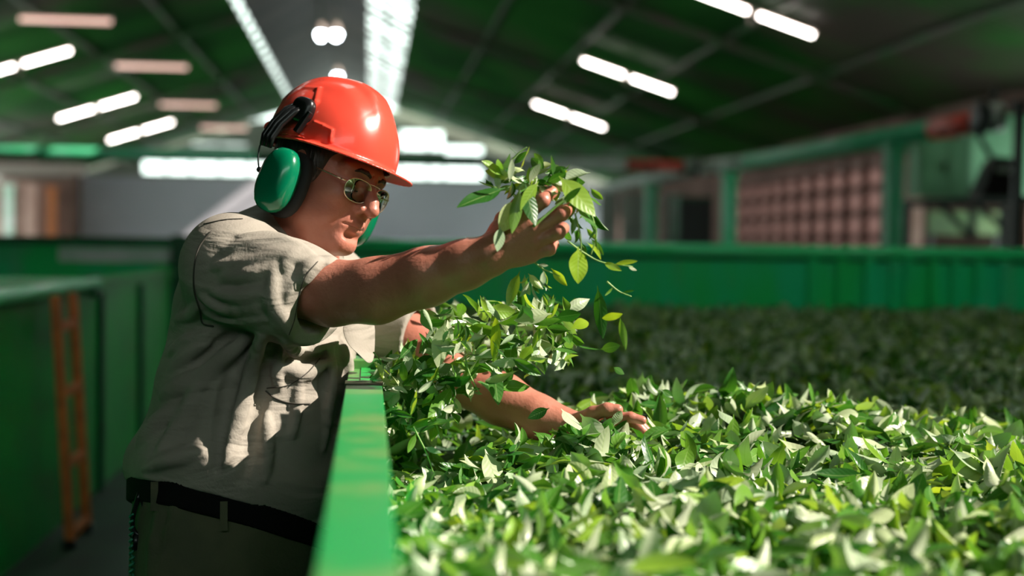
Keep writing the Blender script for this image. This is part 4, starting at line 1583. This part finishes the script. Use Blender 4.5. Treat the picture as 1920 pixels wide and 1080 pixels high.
# (stalk px, tip px, depth at stalk, depth at tip, roll, width, label)
big = [
    ((948, 352), (856, 386), 1.90, 1.86, .5, .9, 'long dark leaf jutting left from the raised handful'),
    ((952, 332), (902, 302), 1.91, 1.89, .3, .9, 'dark pointed leaf at the upper left of the raised handful'),
    ((946, 355), (895, 340), 1.92, 1.90, 1.0, .7, 'narrow leaf between the two dark ones left of the raised handful'),
    ((972, 372), (938, 436), 1.872, 1.862, PI, 1.7, 'large pale leaf hanging over the wrist side of the raised hand'),
    ((938, 424), (934, 472), 1.862, 1.858, PI, 1.6, 'small round pale leaf hanging lowest over the wrist'),
    ((1048, 330), (1118, 405), 1.88, 1.86, .25, 1.2, 'broad bright green leaf right of the raised fingers'),
    ((1078, 380), (1120, 432), 1.87, 1.86, -.3, 1.1, 'green leaf hanging under the broad one right of the fingers'),
    ((1084, 462), (1085, 532), 1.87, 1.86, .2, 1.7, 'upright bright oval leaf hanging below the fingers'),
    ((975, 508), (950, 574), 1.93, 1.92, .9, .9, 'dark narrow leaf hanging beneath the wrist'),
    ((955, 342), (962, 298), 1.88, 1.87, PI, 1.0, 'pale leaf standing up at the left top of the handful'),
    ((992, 345), (1012, 305), 1.88, 1.87, PI + .3, 1.2, 'pale leaf standing up in the middle of the handful'),
    ((975, 318), (992, 274), 1.90, 1.89, 1.1, .7, 'thin leaf tip sticking out on top of the handful'),
    ((985, 345), (1002, 425), 1.868, 1.860, .2, 1.2, 'dark green leaf hanging down across the knuckles'),
    ((975, 350), (960, 440), 1.866, 1.855, .6, .8, 'yellow green leaf hanging down across the back of the hand'),
    ((1010, 340), (975, 395), 1.870, 1.858, -.3, 1.2, 'dark leaf lying over the thumb'),
    ((1022, 345), (1060, 325), 1.90, 1.88, .4, 1.1, 'dark leaf pointing right above the index finger'),
    ((1120, 535), (1132, 636), 1.90, 1.90, .9, .8, 'long leaf falling upright right of the hand'),
    ((1125, 598), (1168, 588), 1.90, 1.88, .8, .8, 'upper half of the folded falling leaf pair at the right'),
    ((1162, 592), (1174, 656), 1.88, 1.88, .8, .7, 'lower half of the folded falling leaf pair at the right'),
    ((1125, 655), (1163, 648), 1.90, 1.89, .4, 1.4, 'short green leaf falling level below the folded pair'),
    ((1128, 656), (1082, 648), 1.90, 1.90, 1.0, .7, 'pale curled leaf falling level at the left of the short green one'),
    ((1150, 688), (1170, 702), 1.95, 1.95, .3, 1.6, 'small round leaf falling above the far dark bed'),
    ((1052, 766), (1092, 812), 2.06, 2.02, PI - .2, 1.35, 'large grey green leaf standing at the left wrist'),
    ((1030, 765), (990, 785), 2.08, 2.09, .3, 1.4, 'dark leaf stuck on the left forearm near the wrist'),
    ((1150, 800), (1165, 770), 2.06, 2.05, PI, 1.5, 'round pale leaf by the fingers of the lowered hand'),
    ((925, 690), (935, 760), 2.02, 2.0, .4, 1.1, 'bright green leaf hanging in front of the left forearm'),
    ((930, 585), (928, 680), 2.0, 2.0, 1.0, .7, 'long dark leaf falling upright above the left forearm'),
    ((835, 600), (820, 690), 2.02, 2.02, PI + .4, 1.1, 'greyish leaf hanging beside the far sleeve'),
    ((1035, 588), (962, 600), 1.98, 1.96, PI - .5, 1.0, 'pale leaf falling level under the raised hand'),
    ((1040, 596), (1090, 588), 1.98, 1.96, .5, 1.3, 'dark leaf falling level right of the pale one'),
    ((850, 720), (800, 800), 2.05, 2.0, .3, .9, 'dark leaf in shadow left of the lowered elbow'),
    ((1240, 730), (1262, 745), 2.2, 2.2, .3, 1.2, 'leaf tip on the left shoulder of the sunlit heap'),
    ((1565, 775), (1555, 728), 2.36, 2.36, PI, 1.2, 'pale pointed leaf standing on the crest of the heap'),
    ((1525, 760), (1518, 716), 2.40, 2.40, .4, 1.1, 'green pointed leaf standing on the crest of the heap'),
    ((1345, 768), (1385, 800), 2.2, 2.16, PI, 1.0, 'pale leaf lying across the left flank of the heap'),
    ((1560, 890), (1640, 955), 1.92, 1.86, PI, 1.1, 'largest pale leaf lying in the middle of the heap'),
    ((1780, 840), (1870, 905), 1.95, 1.9, PI, .8, 'long white-backed leaf on the right flank of the heap'),
    ((1130, 920), (1190, 948), 1.70, 1.66, .2, 1.4, 'bright yellow green leaf in the front middle of the heap'),
]
for (a_, b_, y0, y1, rl, wd_, lab) in big:
    leaf_obj(A(*a_, y0), A(*b_, y1), rl, wd_, random.choice(FLAT), label=lab, group=None)

# the bunch on top of and around the fist
GB = 'leaves bunched in the raised fist'
for i in range(64):
    ang = random.uniform(0, 2 * PI)
    cx_, cy_ = random.gauss(1003, 38), random.gauss(340, 14)
    L_ = random.uniform(32, 62)
    dx, dy = math.cos(ang) * L_, math.sin(ang) * L_ * .8
    if cx_ + dx < 905 or cy_ + dy > 385:
        dx, dy = abs(dx), -abs(dy)
    y_ = random.uniform(1.895, 1.965)
    leaf_obj(A(cx_, cy_, y_), A(cx_ + dx, cy_ + dy, y_ + random.uniform(-.02, .02)), random.uniform(-1.2, 1.2) + (PI if random.random() < .3 else 0),
             random.uniform(.8, 1.3), label='%s tea leaf bunched %s on top of the raised fist' % ('longer' if L_ > 39 else 'shorter', 'at the left' if cx_ < 985 else 'in the middle' if cx_ < 1020 else 'at the right'), group=GB)
GS = 'leaves trailing from the raised fist'
for i in range(26):
    cx_, cy_ = random.uniform(1056, 1108), random.uniform(335, 455)
    L_ = random.uniform(32, 58)
    a_ = random.uniform(.7, 2.0)
    y_ = random.uniform(1.885, 1.94)
    leaf_obj(A(cx_, cy_, y_), A(cx_ + math.cos(a_) * L_, cy_ + math.sin(a_) * L_, y_), random.uniform(-1.3, 1.3), random.uniform(.7, 1.2),
             label='tea leaf trailing %s on the finger side of the raised fist' % ('high' if cy_ < 380 else 'midway' if cy_ < 415 else 'low'), group=GS)
GU = 'leaves hanging below the raised hand'
for i in range(20):
    cx_, cy_ = random.gauss(1012, 24), random.uniform(500, 575)
    L_ = random.uniform(24, 46)
    a_ = random.uniform(.6, 2.5)
    y_ = random.uniform(1.90, 1.96)
    leaf_obj(A(cx_, cy_, y_), A(cx_ + math.cos(a_) * L_, cy_ + math.sin(a_) * L_, y_), random.uniform(-1.3, 1.3) + (PI if random.random() < .4 else 0), random.uniform(.7, 1.2),
             label='%s tea leaf dropping just under the raised hand, %s' % ('upper' if cy_ < 535 else 'lower', 'towards the man' if cx_ < 1012 else 'away from the man'), group=GU)
# falling curtain between the arms
GF = 'leaves falling between the two arms'
n = 0
while n < 135:
    cx_, cy_ = random.uniform(706, 1085), random.uniform(572, 790)
    # envelope of the curtain
    top = 700 - (cx_ - 712) * 1.1 if cx_ < 830 else 572
    if cy_ < top or (cx_ > 1000 and cy_ > 690) or (cx_ < 800 and cy_ < 640) or (cx_ > 860 and cy_ > 742):
        continue
    if 930 < cx_ < 1030 and 700 < cy_ and random.random() < .8:
        continue
    if 850 < cx_ < 960 and cy_ > 690 and random.random() < .6:
        continue
    L_ = random.uniform(36, 76)
    a_ = random.uniform(0, 2 * PI)
    y_ = random.uniform(1.97, 2.14)
    leaf_obj(A(cx_, cy_, y_), A(cx_ + math.cos(a_) * L_, cy_ + math.sin(a_) * L_ * .8, y_ + random.uniform(-.03, .03)), random.uniform(-1.3, 1.3) + (PI if random.random() < .4 else 0),
             random.uniform(.7, 1.2), label='%s tea leaf tumbling in the %s %s part of the curtain between the arms' % (
                 'long' if L_ > 62 else 'medium' if L_ > 49 else 'short', 'upper' if cy_ < 625 else 'middle' if cy_ < 690 else 'lower',
                 'left' if cx_ < 830 else 'central' if cx_ < 960 else 'right'), group=GF)
    n += 1
# the rest of the tumbling leaves, past the three hundred built one by one
r6 = np.random.default_rng(17)
NN = 420
PP = []
while len(PP) < NN:
    cx_, cy_ = r6.uniform(700, 1075), r6.uniform(566, 800)
    top = 700 - (cx_ - 712) * 1.1 if cx_ < 830 else 566 + (cx_ - 830) * .03
    if cy_ < top or (cx_ > 1000 and cy_ > 680) or (cx_ < 780 and cy_ < 650) or (cx_ > 850 and cy_ > 735):
        continue
    if cx_ > 940 and cy_ > 690 and r6.random() < .85:
        continue
    if cy_ > 690 and cx_ > 850 and r6.random() < .6:
        continue
    PP.append(A(cx_, cy_, r6.uniform(2.02, 2.62) if cy_ < 690 else r6.uniform(2.02, 2.2)))
V_ = leaf_arrays(NN, r6) * r6.uniform(.030, .058, NN)[:, None, None]
V_ = np.einsum('nij,nkj->nki', rots(NN, r6, 1.1), V_) + np.array(PP)[:, None, :]
Q = (LQ[None] + (np.arange(NN) * V_.shape[1])[:, None, None]).reshape(-1, 4)
me = np_mesh('tumbling_leaves', V_.reshape(-1, 3), Q)
add_uv(me, Q, NN)
at_ = me.attributes.new('rnd', 'FLOAT', 'POINT')
at_.data.foreach_set('value', np.repeat(r6.beta(1.3, 1.9, NN), V_.shape[1]).astype(np.float32))
tag(link('tumbling_leaves', me, M['leafbed']), 'swarm of small leaves pouring down between the two arms', 'tea leaves', kind='stuff')
# largest loose leaves lying on the heap
GP = 'loose leaves on top of the sunlit heap'
r4 = np.random.default_rng(21)
cnt = 0
while cnt < 25:
    x, y = r4.uniform(.05, 1.3), r4.uniform(1.15, 2.5)
    if x / y > .52:
        continue
    z = float(bed_z(np.array(x), np.array(y))) + r4.uniform(.016, .030)
    a_ = r4.uniform(0, 2 * PI)
    L_ = r4.uniform(.050, .078)
    t_ = r4.normal(0, .35)
    d_ = Vector((math.cos(a_) * math.cos(t_), math.sin(a_) * math.cos(t_), math.sin(t_))) * L_
    c_ = Vector((x, y, z))
    o = leaf_obj(c_ - d_ / 2, c_ + d_ / 2, 0, r4.uniform(.8, 1.2), label='large loose tea leaf on the %s %s part of the sunlit heap' % ('front' if y < 1.6 else 'central' if y < 2.05 else 'rear', 'left' if x / y < .12 else 'middle' if x / y < .3 else 'right'), group=GP)
    # turn it so its face looks up
    xx = d_.normalized()
    nn = (Vector((0, 0, 1)) - xx * xx.z).normalized()
    nn = Quaternion(xx, r4.normal(0, .5) + (PI if r4.random() < .5 else 0)) @ nn
    R_ = Matrix((xx, nn.cross(xx), nn)).transposed()
    o.matrix_basis = Matrix.Translation(c_ - d_ / 2) @ R_.to_4x4() @ Matrix.Diagonal((L_, L_ * o.matrix_basis.to_scale()[1] / L_ if False else L_, L_, 1))
    cnt += 1


# sprigs: stems with leaves as parts
def sprig(pts, Y, leaves, label, r=.0012):
    P_ = [A(px, py, Y) for px, py in pts]
    o = empty('tea_sprig', P_[0], label, 'sprig')
    S_ = smooth_line(P_, 20)
    MB().tube(S_, [r * (1.2 - .5 * i / len(S_)) for i in range(len(S_))], 6).build('stem', M['stem'], o, True)
    for (a_, b_, rl, w_) in leaves:
        leaf_obj(A(*a_, Y), A(*b_, Y - .008), rl, w_, random.choice(FLAT), 'leaf', o)


sprig([(1064, 452), (1095, 474), (1130, 492), (1186, 500)], 1.88, [((1130, 492), (1166, 508), .4, .8), ((1150, 496), (1196, 488), .8, .7), ((1178, 500), (1194, 508), PI, 1.3)],
      'sprig with a long pale stem jutting right below the raised fist')
sprig([(1138, 528), (1160, 546), (1184, 556)], 1.9, [((1166, 549), (1190, 544), .7, .6), ((1150, 538), (1134, 556), .7, .6)], 'small forked sprig in the air right of the hand')
sprig([(1078, 400), (1088, 440), (1090, 478)], 1.872, [((1080, 405), (1072, 440), .4, .8)], 'sprig stem hanging straight down at the right of the fingers')
sprig([(1000, 490), (1020, 505), (1050, 518)], 1.90, [((1008, 496), (1028, 498), PI, .9), ((1020, 506), (1016, 540), PI + .4, .9)], 'sprig hanging from under the little finger')
sprig([(1110, 405), (1118, 440), (1108, 478)], 1.868, [((1117, 430), (1104, 450), .9, .7), ((1115, 445), (1122, 470), .9, .6)], 'thin sprig dangling at the far right of the raised handful')
sprig([(960, 300), (975, 285), (988, 276)], 1.89, [((970, 290), (955, 276), .9, .6)], 'little sprig tip on top of the raised handful')
sprig([(872, 668), (880, 700), (900, 738)], 2.02, [((876, 690), (862, 672), .3, .9)], 'curved sprig hanging in front of the left forearm')
sprig([(700, 660), (722, 690), (730, 720)], 2.12, [((712, 672), (755, 668), PI + .6, .9), ((722, 690), (750, 705), PI, .8), ((718, 684), (735, 655), .5, .8)], 'pale sprig lying over the rim joint')
sprig([(1000, 425), (1022, 405), (1052, 380), (1078, 368)], 1.862, [((1052, 380), (1090, 352), .3, .8)], 'dark sprig stem clamped between index and middle finger', r=.0022)
sprig([(775, 800), (800, 850), (812, 885)], 1.95, [((780, 812), (765, 850), .6, 1.0), ((795, 838), (828, 850), PI, 1.0)], 'sprig with thin stem by the inner side of the rim')
